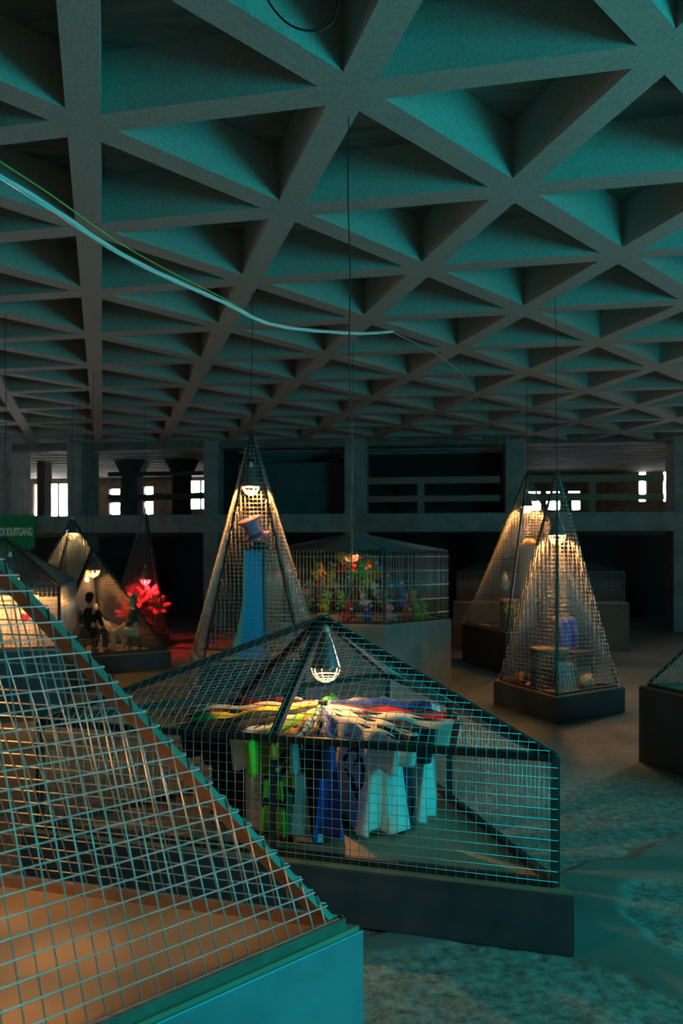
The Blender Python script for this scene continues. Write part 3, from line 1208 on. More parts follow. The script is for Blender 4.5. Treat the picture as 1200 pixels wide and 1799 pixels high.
def make_toy(kind, cname, loc, rz, tilt, sc, label):
    hd = None
    first = kind not in TOYPROTO
    root = empty('plush_' + kind, loc, label, 'toy', 'plush toys heaped in the mesh house')
    root.rotation_euler = (tilt[0], tilt[1], rz)
    root.scale = (sc, sc, sc)
    if first:
        TOYPROTO[kind] = []
        hd = None
        for nm, mb in toy_meshes(kind):
            o = mb.build(nm, TM[cname], root if nm in ('body', 'head') else hd)
            if nm == 'head':
                hd = o
            TOYPROTO[kind].append(o)
        parts = TOYPROTO[kind]
    else:
        parts = []
        for p in TOYPROTO[kind]:
            c = p.copy()
            COL.objects.link(c)
            nm = p.name.split('.')[0]
            c.parent = root if nm in ('body', 'head') else hd
            if nm == 'head':
                hd = c
            parts.append(c)
    for o in parts:
        sl = o.material_slots[0]
        sl.link = 'OBJECT'
        nm = o.name.split('.')[0]
        if nm == 'button':
            sl.material = EYE
        elif nm == 'muzzle':
            sl.material = TM['orange'] if kind == 'duck' else TM['white'] if cname not in ('white', 'yellow') else TM['brown']
        else:
            sl.material = TM[cname]
    return root


combos = [(k, c) for c in TOYC for k in KINDS]
random.Random(5).shuffle(combos)
# (layer height above the deck, ring radius, number)
spots = []
for z, r, n, a0 in ((0.0, 1.03, 21, 0.1), (0.17, 0.88, 18, 0.0), (0.30, 0.70, 15, 0.2), (0.43, 0.52, 11, 0.5), (0.54, 0.34, 8, 0.1)):
    for k in range(n):
        a = a0 + 2 * PI * k / n
        spots.append((HX.x + r * math.cos(a), HX.y + r * math.sin(a), 1.0 + z))
names_side = []
ci = 0
rnd = random.Random(11)
for (x, y, z) in spots:
    az = math.degrees(math.atan2(y - HX.y, x - HX.x)) % 360
    if 35 < az < 140 and z < 1.4:
        continue
    k, c = combos[ci % len(combos)]
    ci += 1
    side = 'facing the viewer' if 210 < az < 330 else 'on the right slope' if az >= 330 or az < 60 else 'on the far slope' if az < 130 else 'on the left slope'
    lev = 'at the foot of the heap' if z < 1.1 else 'halfway up the heap' if z < 1.4 else 'near the top of the heap'
    rz = math.atan2(y - HX.y, x - HX.x) + PI / 2 + rnd.uniform(-0.6, 0.6)
    make_toy(k, c, (x, y, z), rz, (rnd.uniform(-0.35, 0.1), rnd.uniform(-0.3, 0.3)), rnd.uniform(0.95, 1.2),
             '%s plush %s %s, %s' % (c, k, lev, side))


def make_doll(loc, label, shirt, skin, arms, rz=0, sc=1.0):
    root = empty('stuffed_doll', loc, label, 'toy')
    root.rotation_euler = (0, 0, rz)
    root.scale = (sc, sc, sc)
    mb = MB()
    mb.ball((0, 0, 0.10), (0.07, 0.055, 0.10))
    for sx in (-1, 1):
        mb.tube([(sx * 0.03, 0, 0.06), (sx * 0.06, -0.09, 0.03), (sx * 0.065, -0.13, 0.04)], 0.028, 8, taper=[1, 0.9, 0.7])
    mb.build('body', shirt, root)
    mb = MB()
    mb.ball((0, 0, 0.285), (0.075, 0.072, 0.09))
    mb.build('head', skin, root)
    for sx in (-1, 1):
        mb = MB()
        mb.tube([(sx * 0.06, 0, 0.17), (sx * 0.12, -0.03, 0.15), (sx * 0.15, -0.05, 0.20)], 0.026, 8, taper=[1, 0.9, 1.2])
        mb.build('arm', arms, root)
        mb = MB()
        mb.ball((sx * 0.03, -0.068, 0.30), 0.012, 8, 6)
        mb.build('eye', EYE, root)
    return root


TOPZ = 1.63
make_doll((-0.02, 12.1, TOPZ), 'round-headed yellow doll in a red top under the lamp', TM['red'], TM['yellow'], TM['yellow'], 0.1, 1.0)
make_toy('cat', 'orange', (0.47, 12.15, 1.58), 0.5, (0, 0), 1.35, 'large orange plush cat with pointed ears at the peak of the heap')
make_toy('frog', 'lime', (0.30, 12.0, 1.56), -0.2, (0, 0), 1.2, 'big lime plush frog just under the lamp at the peak')
make_toy('dog', 'red', (0.22, 12.36, 1.66), 0.1, (0, 0), 1.1, 'bright red plush dog standing on the peak of the heap')
make_toy('bear', 'yellow', (-0.34, 12.25, 1.56), 0.2, (0, 0), 1.1, 'yellow plush bear at the left of the peak')

# ------------------------------------------------------------------ desk pyramid contents (deck at 0.321)
DZ = 0.322
DW = mat('dark_wood', (0.09, 0.055, 0.03), 0.5, 0, 0.2, 6)
tb = empty('small_table', (2.52, 10.0, DZ), 'small dark wooden school table behind the front hip bar', 'table')
mb = MB()
mb.box((0, 0, 0.47), (0.42, 0.32, 0.025))
bevel(mb.build('tabletop', mat('worn_wood', (0.33, 0.20, 0.10), 0.5, 0, 0.2, 6), tb), 0.005)
mb = MB()
mb.box((0, -0.13, 0.425), (0.36, 0.018, 0.06))
mb.box((0, 0.13, 0.425), (0.36, 0.018, 0.06))
mb.build('apron', DW, tb)
for sx in (-1, 1):
    for sy in (-1, 1):
        mb = MB()
        mb.bar((sx * 0.185, sy * 0.135, 0), (sx * 0.18, sy * 0.13, 0.46), 0.03)
        mb.build('leg', DW, tb)
ch = empty('wooden_chair', (2.86, 10.12, DZ), 'dark wooden chair with a blue jacket over its back', 'chair', rz=0.5)
mb = MB()
mb.box((0, 0, 0.42), (0.34, 0.34, 0.025))
bevel(mb.build('seat', DW, ch), 0.006)
for sx in (-1, 1):
    mb = MB()
    mb.tube([(sx * 0.15, 0.15, 0), (sx * 0.15, 0.155, 0.42), (sx * 0.15, 0.21, 0.84)], 0.015, 8)
    mb.build('leg', DW, ch)
    mb = MB()
    mb.tube([(sx * 0.15, -0.15, 0), (sx * 0.145, -0.145, 0.41)], 0.015, 8)
    mb.build('leg', DW, ch)
mb = MB()
mb.tube([(-0.17, 0.20, 0.80), (-0.08, 0.235, 0.83), (0.08, 0.235, 0.83), (0.17, 0.20, 0.80)], 0.03, 8)
mb.tube([(-0.15, 0.185, 0.62), (0.15, 0.185, 0.62)], 0.018, 8)
mb.build('backrest', mat('worn_wood', None), ch)
jk = empty('blue_jacket', (2.745, 10.25, 0.72), 'blue jacket draped over the chair in the lit pyramid', 'jacket', rz=0.5)
mb = MB()
NJ, MJ = 12, 14
vs, fs = [], []
for j in range(MJ + 1):
    for i in range(NJ + 1):
        u, t = i / NJ - 0.5, j / MJ
        if t < 0.2:
            yy, zz = 0.075 * (t / 0.2) * -2 + 0.07, 0.445 - 0.10 * abs(t - 0.1) / 0.1 * 0.3
        else:
            yy, zz = -0.085 - 0.03 * math.sin(t * 5), 0.44 - 0.50 * (t - 0.2)
        vs.append((u * (0.20 + 0.05 * t), yy + 0.015 * math.sin(u * 22 + t * 3) * t, zz - 0.02 * (u * 2) ** 2))
for j in range(MJ):
    for i in range(NJ):
        a = j * (NJ + 1) + i
        fs.append((a, a + 1, a + NJ + 2, a + NJ + 1))
mb.add(vs, fs, 0, True)
o = mb.build('fabric', mat('jacket_blue', (0.10, 0.13, 0.50), 0.8, 0, 0.2, 8), jk)
sd = o.modifiers.new('thickness', 'SOLIDIFY')
sd.thickness = 0.012
for sx in (-1, 1):
    mb = MB()
    mb.tube([(sx * 0.095, -0.07, 0.42), (sx * 0.125, -0.10, 0.25), (sx * 0.115, -0.09, 0.06)], 0.036, 10, taper=[0.8, 1, 0.75])
    mb.build('sleeve', mat('jacket_blue', None), jk)
cr = empty('storage_crate', (2.45, 9.93, DZ), 'black slatted crate on the deck under the table', 'crate')
mb = MB()
for z in (0.02, 0.08, 0.14, 0.20):
    for sx in (-1, 1):
        mb.box((0, sx * 0.10, z), (0.30, 0.012, 0.04))
        mb.box((sx * 0.145, 0, z), (0.012, 0.19, 0.04))
mb.box((0, 0, 0.006), (0.29, 0.20, 0.012))
mb.build('slats', mat('black_plastic', (0.015, 0.015, 0.015), 0.5), cr)
for sx in (-1, 1):
    for sy in (-1, 1):
        mb = MB()
        mb.box((sx * 0.136, sy * 0.088, 0.115), (0.02, 0.02, 0.23))
        mb.build('corner_post', mat('black_plastic', None), cr)
bd = empty('grey_board', (2.66, 9.66, DZ), 'grey gridded board leaning in front of the chair', 'board', rz=0.35)
mb = MB()
R = Matrix.Rotation(-0.22, 3, 'X')
mb.box((0, 0.035, 0.17), (0.22, 0.015, 0.34), R)
bevel(mb.build('panel', mat('board_grey', (0.30, 0.31, 0.33), 0.6), bd), 0.004)
mb = MB()
for k in range(5):
    mb.box(R @ V((0, -0.009, -0.12 + 0.06 * k)) + V((0, 0.035, 0.17)), (0.19, 0.003, 0.004), R)
for k in range(4):
    mb.box(R @ V((-0.075 + 0.05 * k, -0.009, 0)) + V((0, 0.035, 0.17)), (0.004, 0.003, 0.28), R)
mb.build('grid_lines', mat('board_line', (0.08, 0.08, 0.09), 0.6), bd)


def crumple(name, loc, r, m, label, cat, seed):
    root = empty(name, loc, label, cat)
    mb = MB()
    mb.ball((0, 0, r[2] * 0.93), r, 22, 14)
    for i, p in enumerate(mb.v):
        q = V(p)
        d = noise.fractal(q * 16 + V((seed, 0, 0)), 0.8, 2, 4)
        q = q + V((q.x, q.y, q.z - r[2])) * d * 0.45
        mb.v[i] = (q.x, q.y, max(0.0, q.z))
    mb.build('wrap', m, root)
    mb = MB()
    a = [(r[0] * 0.35 * math.cos(k * 0.8), r[1] * 0.35 * math.sin(k * 0.8), r[2] * 1.75) for k in range(8)]
    mb.tube(a, 0.008, 6, closed=True)
    mb.build('knot', m, root)


SACK = mat('crumpled_cloth', (0.55, 0.43, 0.25), 0.8, 0, 0.25, 12)
crumple('cloth_bundle', (2.93, 9.95, DZ), (0.11, 0.10, 0.09), SACK, 'crumpled tan cloth bundle right of the leaning board', 'bundle', 1)
crumple('cloth_bundle', (2.62, 9.82, DZ), (0.07, 0.06, 0.06), SACK, 'small tan cloth bundle between crate and leaning board', 'bundle', 4)
crumple('cloth_bundle', (2.22, 10.2, DZ), (0.10, 0.09, 0.08), mat('brown_cloth', (0.24, 0.16, 0.09), 0.85, 0, 0.2, 12), 'brown cloth bundle left of the crate', 'bundle', 7)
pk = empty('pink_stick', (2.47, 9.66, DZ), 'pink stick lying at the front of the lit deck', 'stick', rz=-0.35)
mb = MB()
mb.tube([(-0.15, 0, 0.012), (0.15, 0, 0.012)], 0.012, 8)
mb.build('shaft', mat('pink_paint', (0.70, 0.22, 0.25), 0.6), pk)
mb = MB()
mb.ball((0.155, 0, 0.014), 0.014, 10, 7)
mb.build('tip', mat('pink_tip', (0.85, 0.6, 0.6), 0.6), pk)

# ------------------------------------------------------------------ column pyramid contents (deck 0.696)
EZ = 0.697
cl = empty('display_column', (3.22, 14.35, EZ), 'tall pale pink column inside the rear lit pyramid', 'column')
mb = MB()
mb.lathe([(0.20, 0), (0.20, 0.05), (0.13, 0.08), (0.125, 1.28), (0.17, 1.34), (0.18, 1.38), (0.0, 1.38)], n=24)
mb.build('shaft', mat('rose_plaster', (0.55, 0.36, 0.32), 0.75, 0, 0.1, 5), cl)
mb = MB()
mb.box((0, 0, 1.40), (0.42, 0.42, 0.035))
mb.build('capital', mat('rose_plaster', None), cl)
sh = empty('straw_hat', (3.26, 14.33, EZ + 1.418), 'straw sun hat lying on top of the pink column', 'hat')
mb = MB()
mb.lathe([(0.0, 0.0), (0.10, 0.0), (0.17, 0.006), (0.19, 0.018), (0.17, 0.014), (0.11, 0.012), (0.105, 0.07), (0.07, 0.105), (0.0, 0.11)], n=26)
mb.build('straw', mat('straw', (0.62, 0.47, 0.22), 0.85, 0, 0.2, 30), sh)
mb = MB()
mb.lathe([(0.1095, 0.014), (0.113, 0.016), (0.109, 0.045), (0.1065, 0.045)], n=26, cap=False)
mb.build('ribbon', mat('hat_ribbon', (0.35, 0.12, 0.08), 0.7), sh)
bn = empty('low_bench', (3.05, 14.0, EZ), 'low wooden bench in front of the pink column', 'bench', rz=0.2)
mb = MB()
mb.box((0, 0, 0.47), (0.75, 0.22, 0.03))
bevel(mb.build('seat', mat('worn_wood', None), bn), 0.005)
for sx in (-1, 1):
    mb = MB()
    mb.box((sx * 0.33, 0, 0.228), (0.03, 0.19, 0.455))
    mb.build('leg', DW, bn)
hb_ = empty('hanging_bundle', (2.82, 14.25, 1.32), 'pale cloth bundle hanging on a thread left in the rear lit pyramid', 'bundle')
mb = MB()
mb.lathe([(0.0, 0.0), (0.05, 0.01), (0.075, 0.08), (0.07, 0.18), (0.04, 0.27), (0.018, 0.30), (0.03, 0.33), (0.0, 0.335)], n=16)
mb.build('cloth', mat('pale_cloth', (0.65, 0.52, 0.42), 0.9, 0, 0.15, 12), hb_)
mb = MB()
mb.tube([(0, 0, 0.33), (0.38, -0.05, 1.30)], 0.002, 5)
mb.build('thread', BLACK, hb_)
pt = empty('potted_plant', (2.82, 13.72, EZ), 'yellow-green leafy plant in a red pot at the front corner', 'plant')
mb = MB()
mb.lathe([(0.0, 0), (0.06, 0), (0.085, 0.16), (0.095, 0.165), (0.095, 0.19), (0.08, 0.19), (0.075, 0.17), (0.0, 0.17)], n=18)
mb.build('pot', mat('terracotta', (0.40, 0.10, 0.05), 0.7), pt)
mb = MB()
rr = random.Random(3)
for k in range(34):
    a = rr.uniform(0, 6.28)
    tl = rr.uniform(0.15, 1.1)
    L = rr.uniform(0.18, 0.38)
    d = V((math.cos(a) * math.sin(tl) * 0.6, math.sin(a) * math.sin(tl) * 0.6, math.cos(tl)))
    p0 = V((0, 0, 0.17))
    p1 = p0 + d * L
    x = d.cross(V((0, 0, 1))).normalized() * 0.022
    md = p0.lerp(p1, 0.55) + V((0, 0, 0.03))
    nn_ = V((0, 0, 0.003))
    mb.add([p0, md - x, p1, md + x, md + nn_ * 3], [(0, 1, 4), (1, 2, 4), (2, 3, 4), (3, 0, 4), (0, 3, 2, 1)], 0, True)
mb.build('leaves', mat('yellow_leaf', (0.55, 0.48, 0.05), 0.6, 0, 0.3, 20), pt)

# ------------------------------------------------------------------ playing card house contents (deck 0.796)
QZ = 0.797
CARDW = mat('card_white', (0.80, 0.78, 0.74), 0.6)
CARDR = mat('card_red', (0.55, 0.01, 0.03), 0.6)


def heart(mb, c, s, y0, y1, mi=0):
    pts = []
    for k in range(28):
        t = 2 * PI * k / 28
        pts.append((16 * math.sin(t) ** 3 / 17 * s, (13 * math.cos(t) - 5 * math.cos(2 * t) - 2 * math.cos(3 * t) - math.cos(4 * t)) / 17 * s))
    n = len(pts)
    vs = [(c[0] + p[0], y0, c[1] + p[1]) for p in pts] + [(c[0] + p[0], y1, c[1] + p[1]) for p in pts]
    mb.add(vs, [tuple(range(n)), tuple(range(n, 2 * n))[::-1]] + [(i, (i + 1) % n, n + (i + 1) % n, n + i) for i in range(n)], mi)


def card(x, y, rz, wd, hh, label, hearts, m):
    root = empty('playing_card', (x, y, QZ), label, 'card', None, rz)
    mb = MB()
    mb.box((0, 0, hh / 2), (wd, 0.012, hh))
    bevel(mb.build('board', m, root), 0.004)
    for (hx, hz, s) in hearts:
        mb = MB()
        heart(mb, (hx, hz), s, -0.010, -0.0055)
        mb.build('heart', CARDR, root)


GREYCARD = mat('card_grey', (0.42, 0.40, 0.40), 0.6)
card(-4.02, 10.5, 0.05, 0.34, 0.62, 'pale oversized playing card with a single red heart', [(0.0, 0.34, 0.07)], CARDW)
card(-3.70, 10.45, 0.2, 0.24, 0.60, 'greyish playing card with a dark heart nearest the house corner', [(0.0, 0.34, 0.075), (0.0, 0.12, 0.04)], GREYCARD)
dr = empty('white_drum', (-4.48, 10.72, QZ), 'big white drum glowing under the lamp among the cards', 'drum')
mb = MB()
mb.lathe([(0.0, 0), (0.34, 0), (0.345, 0.02), (0.34, 0.56), (0.33, 0.60), (0.0, 0.61)], n=36)
mb.build('shell', mat('drum_white', (0.82, 0.78, 0.68), 0.6, 0, 0.06, 4), dr)
for z in (0.03, 0.55):
    mb = MB()
    mb.lathe([(0.342, z), (0.355, z), (0.355, z + 0.03), (0.342, z + 0.03)], n=36, cap=False)
    mb.build('hoop', mat('hoop_tan', (0.5, 0.38, 0.22), 0.6), dr)

# ------------------------------------------------------------------ seated mannequins, striped animal, flowers


def skin_obj(name, joints, edges, m, parent, root=0, sub=2):
    me = bpy.data.meshes.new(name)
    me.from_pydata([j[0] for j in joints], edges, [])
    me.materials.append(m)
    o = bpy.data.objects.new(name, me)
    COL.objects.link(o)
    o.parent = parent
    md = o.modifiers.new('skin', 'SKIN')
    md.use_smooth_shade = True
    sv = me.skin_vertices[0].data
    for i, j in enumerate(joints):
        r = j[1] if hasattr(j[1], '__len__') else (j[1], j[1])
        sv[i].radius = r
        sv[i].use_root = (i == root)
    sb = o.modifiers.new('smooth', 'SUBSURF')
    sb.levels = sub
    sb.render_levels = sub
    return o


def make_mannequin(loc, rz, label, skin_m, top_m, leg_m, hair_m, lean=0.0, hat=None, sc=1.0):
    """seated figure facing -Y, hips at 0.43 above its origin"""
    root = empty('seated_mannequin', loc, label, 'mannequin', None, rz)
    root.scale = (sc, sc, sc)
    J = [((0, 0, 0.46), 0.12), ((0, 0.0 - lean * 0.3, 0.66), 0.115), ((0, -lean * 0.7, 0.86), 0.12), ((0, -lean, 0.97), 0.055), ((0, -lean * 1.1 - 0.01, 1.03), 0.05),
         ((0, -lean * 1.15 - 0.02, 1.12), (0.072, 0.085)), ((0, -lean * 1.15 - 0.015, 1.21), (0.07, 0.08))]
    E = [(0, 1), (1, 2), (2, 3), (3, 4), (4, 5), (5, 6)]
    legs, arms = {}, {}
    for s in (-1, 1):
        b = len(J)
        J += [((s * 0.09, -0.02, 0.45), 0.085), ((s * 0.11, -0.42, 0.47), 0.062), ((s * 0.115, -0.44, 0.25), 0.055), ((s * 0.115, -0.42, 0.06), 0.036), ((s * 0.12, -0.50, 0.03), 0.034), ((s * 0.125, -0.56, 0.025), 0.026)]
        E += [(0, b), (b, b + 1), (b + 1, b + 2), (b + 2, b + 3), (b + 3, b + 4), (b + 4, b + 5)]
        legs[s] = b
        b = len(J)
        J += [((s * 0.17, -lean * 0.8, 0.90), 0.055), ((s * 0.235, -lean * 0.8 - 0.02, 0.68), 0.043), ((s * 0.17, -lean * 0.6 - 0.22, 0.57), 0.033), ((s * 0.15, -lean * 0.6 - 0.275, 0.56), (0.030, 0.018))]
        E += [(2, b), (b, b + 1), (b + 1, b + 2), (b + 2, b + 3)]
        arms[s] = b
        w_ = b + 3
        for k in range(4):
            f = len(J)
            dx = (k - 1.5) * 0.019
            ln = (0.055, 0.066, 0.062, 0.048)[k]
            wx, wy, wz = J[w_][0]
            J += [((wx + dx, wy - 0.03, wz - 0.002), 0.009), ((wx + dx * 1.1, wy - 0.03 - ln * 0.5, wz - 0.008), 0.0085), ((wx + dx * 1.15, wy - 0.03 - ln, wz - 0.025), 0.007)]
            E += [(w_, f), (f, f + 1), (f + 1, f + 2)]
        f = len(J)
        wx, wy, wz = J[w_][0]
        J += [((wx - s * 0.03, wy + 0.005, wz - 0.004), 0.010), ((wx - s * 0.045, wy - 0.03, wz - 0.012), 0.008)]
        E += [(w_, f), (f, f + 1)]
    skin_obj('body', J, E, skin_m, root)
    hy = -lean * 1.15
    # face: nose, mouth, eyes, ears, hair
    mb = MB()
    mb.ball((0, hy - 0.110, 1.145), (0.012, 0.018, 0.02), 8, 6)
    mb.build('nose', skin_m, root)
    for s in (-1, 1):
        mb = MB()
        mb.ball((s * 0.03, hy - 0.092, 1.175), (0.012, 0.008, 0.008), 8, 6)
        mb.build('eye', EYE, root)
        mb = MB()
        mb.ball((s * 0.078, hy - 0.01, 1.155), (0.012, 0.02, 0.03), 8, 6)
        mb.build('ear', skin_m, root)
    mb = MB()
    mb.ball((0, hy - 0.098, 1.105), (0.024, 0.008, 0.006), 8, 6)
    mb.build('mouth', mat('lip_red', (0.4, 0.05, 0.05), 0.6), root)
    mb = MB()
    mb.ball((0, hy + 0.01, 1.205), (0.088, 0.092, 0.085), 16, 10)
    mb.ball((0, hy + 0.045, 1.15), (0.080, 0.06, 0.10), 14, 9)
    mb.build('hair', hair_m, root)
    # clothing
    JT = [((0, 0, 0.42), 0.128), ((0, -lean * 0.3, 0.66), 0.128), ((0, -lean * 0.7, 0.86), 0.133), ((0, -lean, 0.955), 0.075)]
    ET = [(0, 1), (1, 2), (2, 3)]
    for s in (-1, 1):
        b = len(JT)
        JT += [((s * 0.17, -lean * 0.8, 0.90), 0.066), ((s * 0.235, -lean * 0.8 - 0.02, 0.68), 0.056), ((s * 0.185, -lean * 0.6 - 0.18, 0.585), 0.045)]
        ET += [(2, b), (b, b + 1), (b + 1, b + 2)]
    skin_obj('jacket', JT, ET, top_m, root)
    JL = [((0, 0, 0.455), 0.128)]
    EL = []
    for s in (-1, 1):
        b = len(JL)
        JL += [((s * 0.09, -0.02, 0.45), 0.097), ((s * 0.11, -0.42, 0.47), 0.075), ((s * 0.115, -0.44, 0.25), 0.068), ((s * 0.115, -0.43, 0.09), 0.06)]
        EL += [(0, b), (b, b + 1), (b + 1, b + 2), (b + 2, b + 3)]
    skin_obj('trousers', JL, EL, leg_m, root)
    for s in (-1, 1):
        mb = MB()
        mb.ball((s * 0.12, -0.485, 0.035), (0.042, 0.11, 0.036), 12, 8)
        mb.build('shoe', BLACK, root)
    return root


FZ = 0.307
SKINM = mat('mannequin_skin', (0.50, 0.36, 0.26), 0.6)
make_mannequin((-3.52, 13.98, FZ), -1.25, 'mannequin in a dark top and tan trousers sitting sideways on a stool', SKINM, mat('dark_jacket', (0.05, 0.06, 0.05), 0.9), mat('tan_trousers', (0.55, 0.44, 0.28), 0.85),
               mat('grey_hair', (0.20, 0.17, 0.13), 0.9), 0.02, sc=0.76)
make_mannequin((-4.13, 13.5, FZ), 2.9, 'mannequin in black sitting with its back to the viewer', SKINM, mat('black_coat', (0.012, 0.012, 0.012), 0.9), mat('black_trousers', (0.015, 0.015, 0.015), 0.9),
               mat('dark_hair', (0.02, 0.015, 0.01), 0.8), 0.03, sc=0.80)


def make_stool(x, y, label, h=0.25):
    st = empty('round_stool', (x, y, FZ), label, 'stool')
    mb = MB()
    mb.lathe([(0.0, h - 0.02), (0.14, h - 0.02), (0.15, h), (0.14, h + 0.012), (0.0, h + 0.015)], n=22)
    mb.build('seat', mat('stool_seat', (0.14, 0.12, 0.05), 0.7), st)
    for k in range(4):
        a = PI / 4 + k * PI / 2
        mb = MB()
        mb.tube([(math.cos(a) * 0.125, math.sin(a) * 0.125, 0), (math.cos(a) * 0.09, math.sin(a) * 0.09, h - 0.015)], 0.014, 8)
        mb.build('leg', DW, st)


make_stool(-3.50, 13.98, 'round stool under the mannequin in tan trousers', 0.245)
make_stool(-4.13, 13.48, 'round stool under the mannequin in black', 0.26)

# striped horse-like animal lying behind the mannequins
ANW = mat('animal_white', (0.70, 0.62, 0.46), 0.9)
ANB = mat('animal_stripe', (0.03, 0.025, 0.02), 0.9)
an = empty('toy_zebra', (-4.06, 14.42, FZ), 'pale striped stuffed zebra with upright ears between the mannequins', 'toy', rz=0)
an.scale = (0.78, 0.78, 0.78)
J = [((0.10, 0, 0.42), 0.13), ((-0.10, 0, 0.50), 0.12), ((-0.20, 0, 0.62), 0.085), ((-0.27, -0.02, 0.76), 0.068), ((-0.30, -0.08, 0.83), 0.07), ((-0.32, -0.18, 0.79), 0.052), ((-0.33, -0.25, 0.75), 0.045),
     ((0.30, 0, 0.40), 0.12)]
E = [(0, 1), (1, 2), (2, 3), (3, 4), (4, 5), (5, 6), (0, 7)]
for sx, sy, b0 in ((-0.12, -0.08, 1), (-0.12, 0.08, 1), (0.32, -0.08, 7), (0.32, 0.08, 7)):
    k = len(J)
    kn = 0.03 if sx > 0 else -0.02
    J += [((sx, sy, 0.30), 0.06), ((sx + kn, sy, 0.17), 0.036), ((sx - kn * 0.5, sy, 0.02), 0.034)]
    E += [(b0, k), (k, k + 1), (k + 1, k + 2)]
skin_obj('body', J, E, ANW, an)
for sy in (-1, 1):
    mb = MB()
    mb.ball((-0.28, -0.06 + sy * 0.05, 0.94), (0.022, 0.014, 0.07), 10, 8, rot=Matrix.Rotation(sy * -0.25, 3, 'X'))
    mb.build('ear', ANW, an)
    mb = MB()
    mb.ball((-0.315 + sy * 0.058, -0.13, 0.84), 0.011, 8, 6)
    mb.build('eye', EYE, an)
mb = MB()
mb.tube([(-0.25, -0.02, 0.93), (-0.20, 0, 0.85), (-0.12, 0, 0.72), (-0.02, 0, 0.62)], 0.03, 8)
mb.build('mane', ANB, an)
for k in range(7):
    x = -0.08 + 0.065 * k
    mb = MB()
    rr_ = 0.123 if k < 2 else 0.128
    zc = 0.49 - (0.08 * min(1, k / 3))
    mb.tube([(x, rr_ * math.cos(t), zc + rr_ * math.sin(t)) for t in [PI * (i / 12) for i in range(13)]], 0.012, 6)
    mb.build('stripe', ANB, an)
mb = MB()
mb.tube([(0.42, 0, 0.46), (0.47, 0, 0.36), (0.47, 0, 0.24)], 0.014, 6)
mb.build('tail', ANB, an)

# giant flowers in the red pyramid
PET = mat('flower_petal', (0.75, 0.16, 0.16), 0.7, 0, 0.1, 6)
STEMM = mat('flower_stem', (0.15, 0.25, 0.08), 0.7)


def make_flower(x, y, h, r, tilt, label, npet=7):
    root = empty('giant_flower', (x, y, FZ), label, 'flower', None)
    mb = MB()
    tx, ty = tilt
    mb.tube([(0, 0, 0), (tx * 0.05, ty * 0.05, h * 0.5), (tx * 0.16, ty * 0.16, h)], 0.018, 8)
    mb.build('stem', STEMM, root)
    nrm = V((tx, ty, 0.9)).normalized()
    q = nrm.to_track_quat('Z', 'Y').to_matrix()
    c = V((tx * 0.16, ty * 0.16, h))
    mb = MB()
    mb.ball(c + nrm * 0.02, (r * 0.25, r * 0.25, r * 0.16), 12, 8, rot=q)
    mb.build('heart', mat('flower_heart', (0.4, 0.2, 0.05), 0.8), root)
    for k in range(npet):
        a = 2 * PI * k / npet
        mb = MB()
        rot = q @ Matrix.Rotation(a, 3, 'Z') @ Matrix.Rotation(-0.35, 3, 'Y')
        mb.ball(c + rot @ V((r * 0.62, 0, 0)), (r * 0.45, r * 0.24, r * 0.045), 12, 8, rot=rot)
        mb.build('petal', PET, root)
    for s in (-1, 1):
        mb = MB()
        mb.ball((s * 0.10, 0, h * 0.35), (0.11, 0.035, 0.012), 10, 6, rot=Matrix.Rotation(-s * 0.5, 3, 'Y'))
        mb.build('leaf', STEMM, root)


make_flower(-4.35, 17.9, 0.62, 0.34, (-0.3, -0.9), 'giant flower with broad petals left under the red lamp')
make_flower(-4.02, 17.85, 0.52, 0.30, (0.35, -0.9), 'giant flower leaning right beside the red frame bar')
make_flower(-4.2, 18.25, 0.78, 0.24, (0.0, -0.8), 'tallest and smallest of the giant flowers at the back', 6)
make_flower(-4.62, 17.95, 0.38, 0.22, (-0.4, -0.9), 'low giant flower behind the seated mannequin', 6)

# bare bulb beyond the mannequins
bb = empty('bare_bulb', (-4.55, 14.75, 1.50), 'small bare glowing bulb near the corner of the playing card house', 'lamp')
mb = MB()
mb.ball((0, 0, 0), 0.035, 12, 8)
mb.build('glass', BULB, bb)
mb = MB()
mb.tube([(0, 0, 0.03), (0, 0, 0.08)], 0.016, 8)
mb.build('socket', CERAMIC, bb)
mb = MB()
mb.tube([(0, 0, 0.08), (0.01, 0, 0.5), (0, 0, cz(-4.55) + 0.3 - 1.50)], 0.004, 6)
mb.build('cord', BLACK, bb)


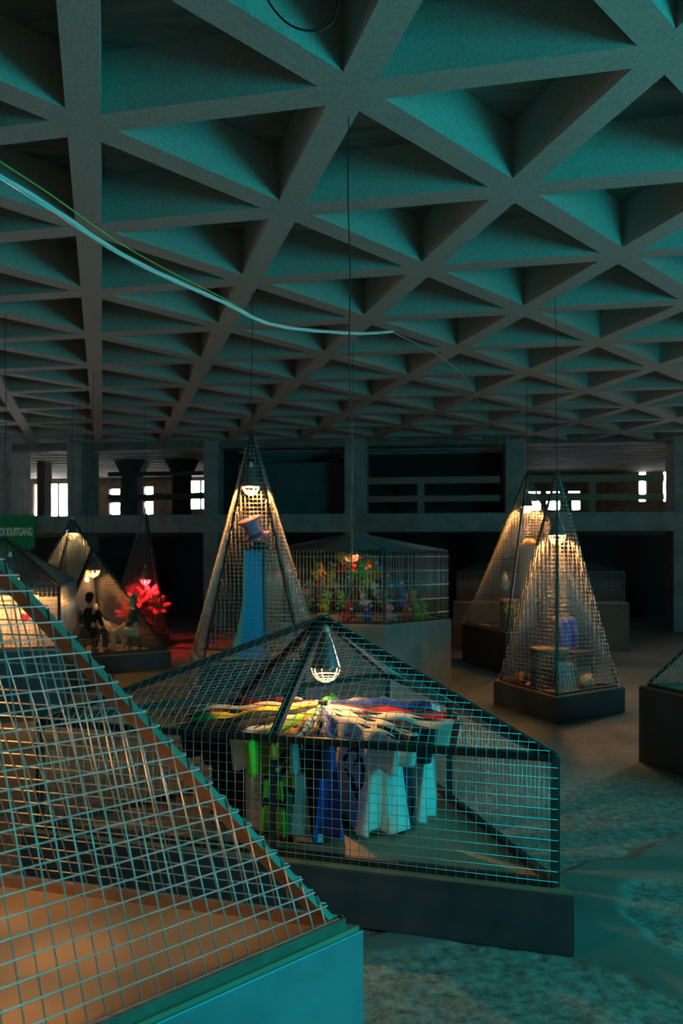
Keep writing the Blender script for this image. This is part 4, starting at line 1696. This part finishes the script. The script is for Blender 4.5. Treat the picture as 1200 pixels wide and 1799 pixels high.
# ------------------------------------------------------------------ ropes under the ceiling
def spline(pts, n=10):
    P = [V(p) for p in pts]
    out = []
    for i in range(len(P) - 1):
        p0, p1, p2, p3 = P[max(0, i - 1)], P[i], P[i + 1], P[min(len(P) - 1, i + 2)]
        for j in range(n):
            t = j / n
            out.append(0.5 * ((2 * p1) + (p2 - p0) * t + (2 * p0 - 5 * p1 + 4 * p2 - p3) * t * t + (3 * p1 - p0 - 3 * p2 + p3) * t ** 3))
    out.append(P[-1])
    return out


RPT = [(-3.6, 3.7, 4.75), (-2.28, 5.5, 4.44), (-1.75, 6.7, 4.34), (-1.16, 8.0, 4.38), (-0.72, 9.0, 4.43), (0.145, 10.5, 4.75), (0.70, 11.3, 4.99)]
rope = empty('cable_bundle', (-1.16, 8.0, 4.38), 'pale cyan bundle of cables sagging below the ribbed ceiling', 'cable')
base = V((-1.16, 8.0, 4.38))
for k in range(4):
    mb = MB()
    pts = []
    for i, p in enumerate(spline(RPT, 14)):
        a = i * 0.35 + k * PI / 2
        pts.append(p - base + V((math.cos(a), 0, math.sin(a))) * 0.011)
    mb.tube(pts, 0.0095, 6)
    mb.build('strand', mat('pale_cable', (0.45, 0.80, 0.80), 0.4), rope)
gr = MB()
gp = [V(p) + V((0, 0.05, dz)) for p, dz in zip(RPT, (0.16, 0.11, 0.09, 0.05, 0.02, 0.03, 0.0))]
gr.tube(spline(gp, 12), 0.005, 6)
tag(gr.build('green_cord', mat('green_cord', (0.20, 0.55, 0.06), 0.6)), 'thin green cord running along the pale cable bundle', 'cord')
th = MB()
th.tube(spline([(0.70, 11.32, 4.985), (1.1, 11.9, 4.97), (1.55, 12.5, 4.90), (2.2, 14.3, 4.93), (2.93, 17.0, 4.86), (3.6, 18.9, 4.86), (3.66, 19.0, 4.4)], 10), 0.009, 6)
tag(th.build('thin_rope', mat('old_rope', (0.35, 0.31, 0.22), 0.9)), 'thin old rope trailing on from the cable bundle towards the far columns', 'rope')
lp = MB()
lp.tube(spline([(-0.46, 4.62, 5.30), (-0.43, 4.60, 5.05), (-0.33, 4.6, 4.90), (-0.22, 4.6, 4.84), (-0.10, 4.62, 4.86), (-0.03, 4.66, 4.98), (-0.02, 4.7, 5.3)], 10), 0.006, 6)
tag(lp.build('loop_cable', BLACK), 'black cable hanging in a loop from the nearest ceiling bay', 'cable')
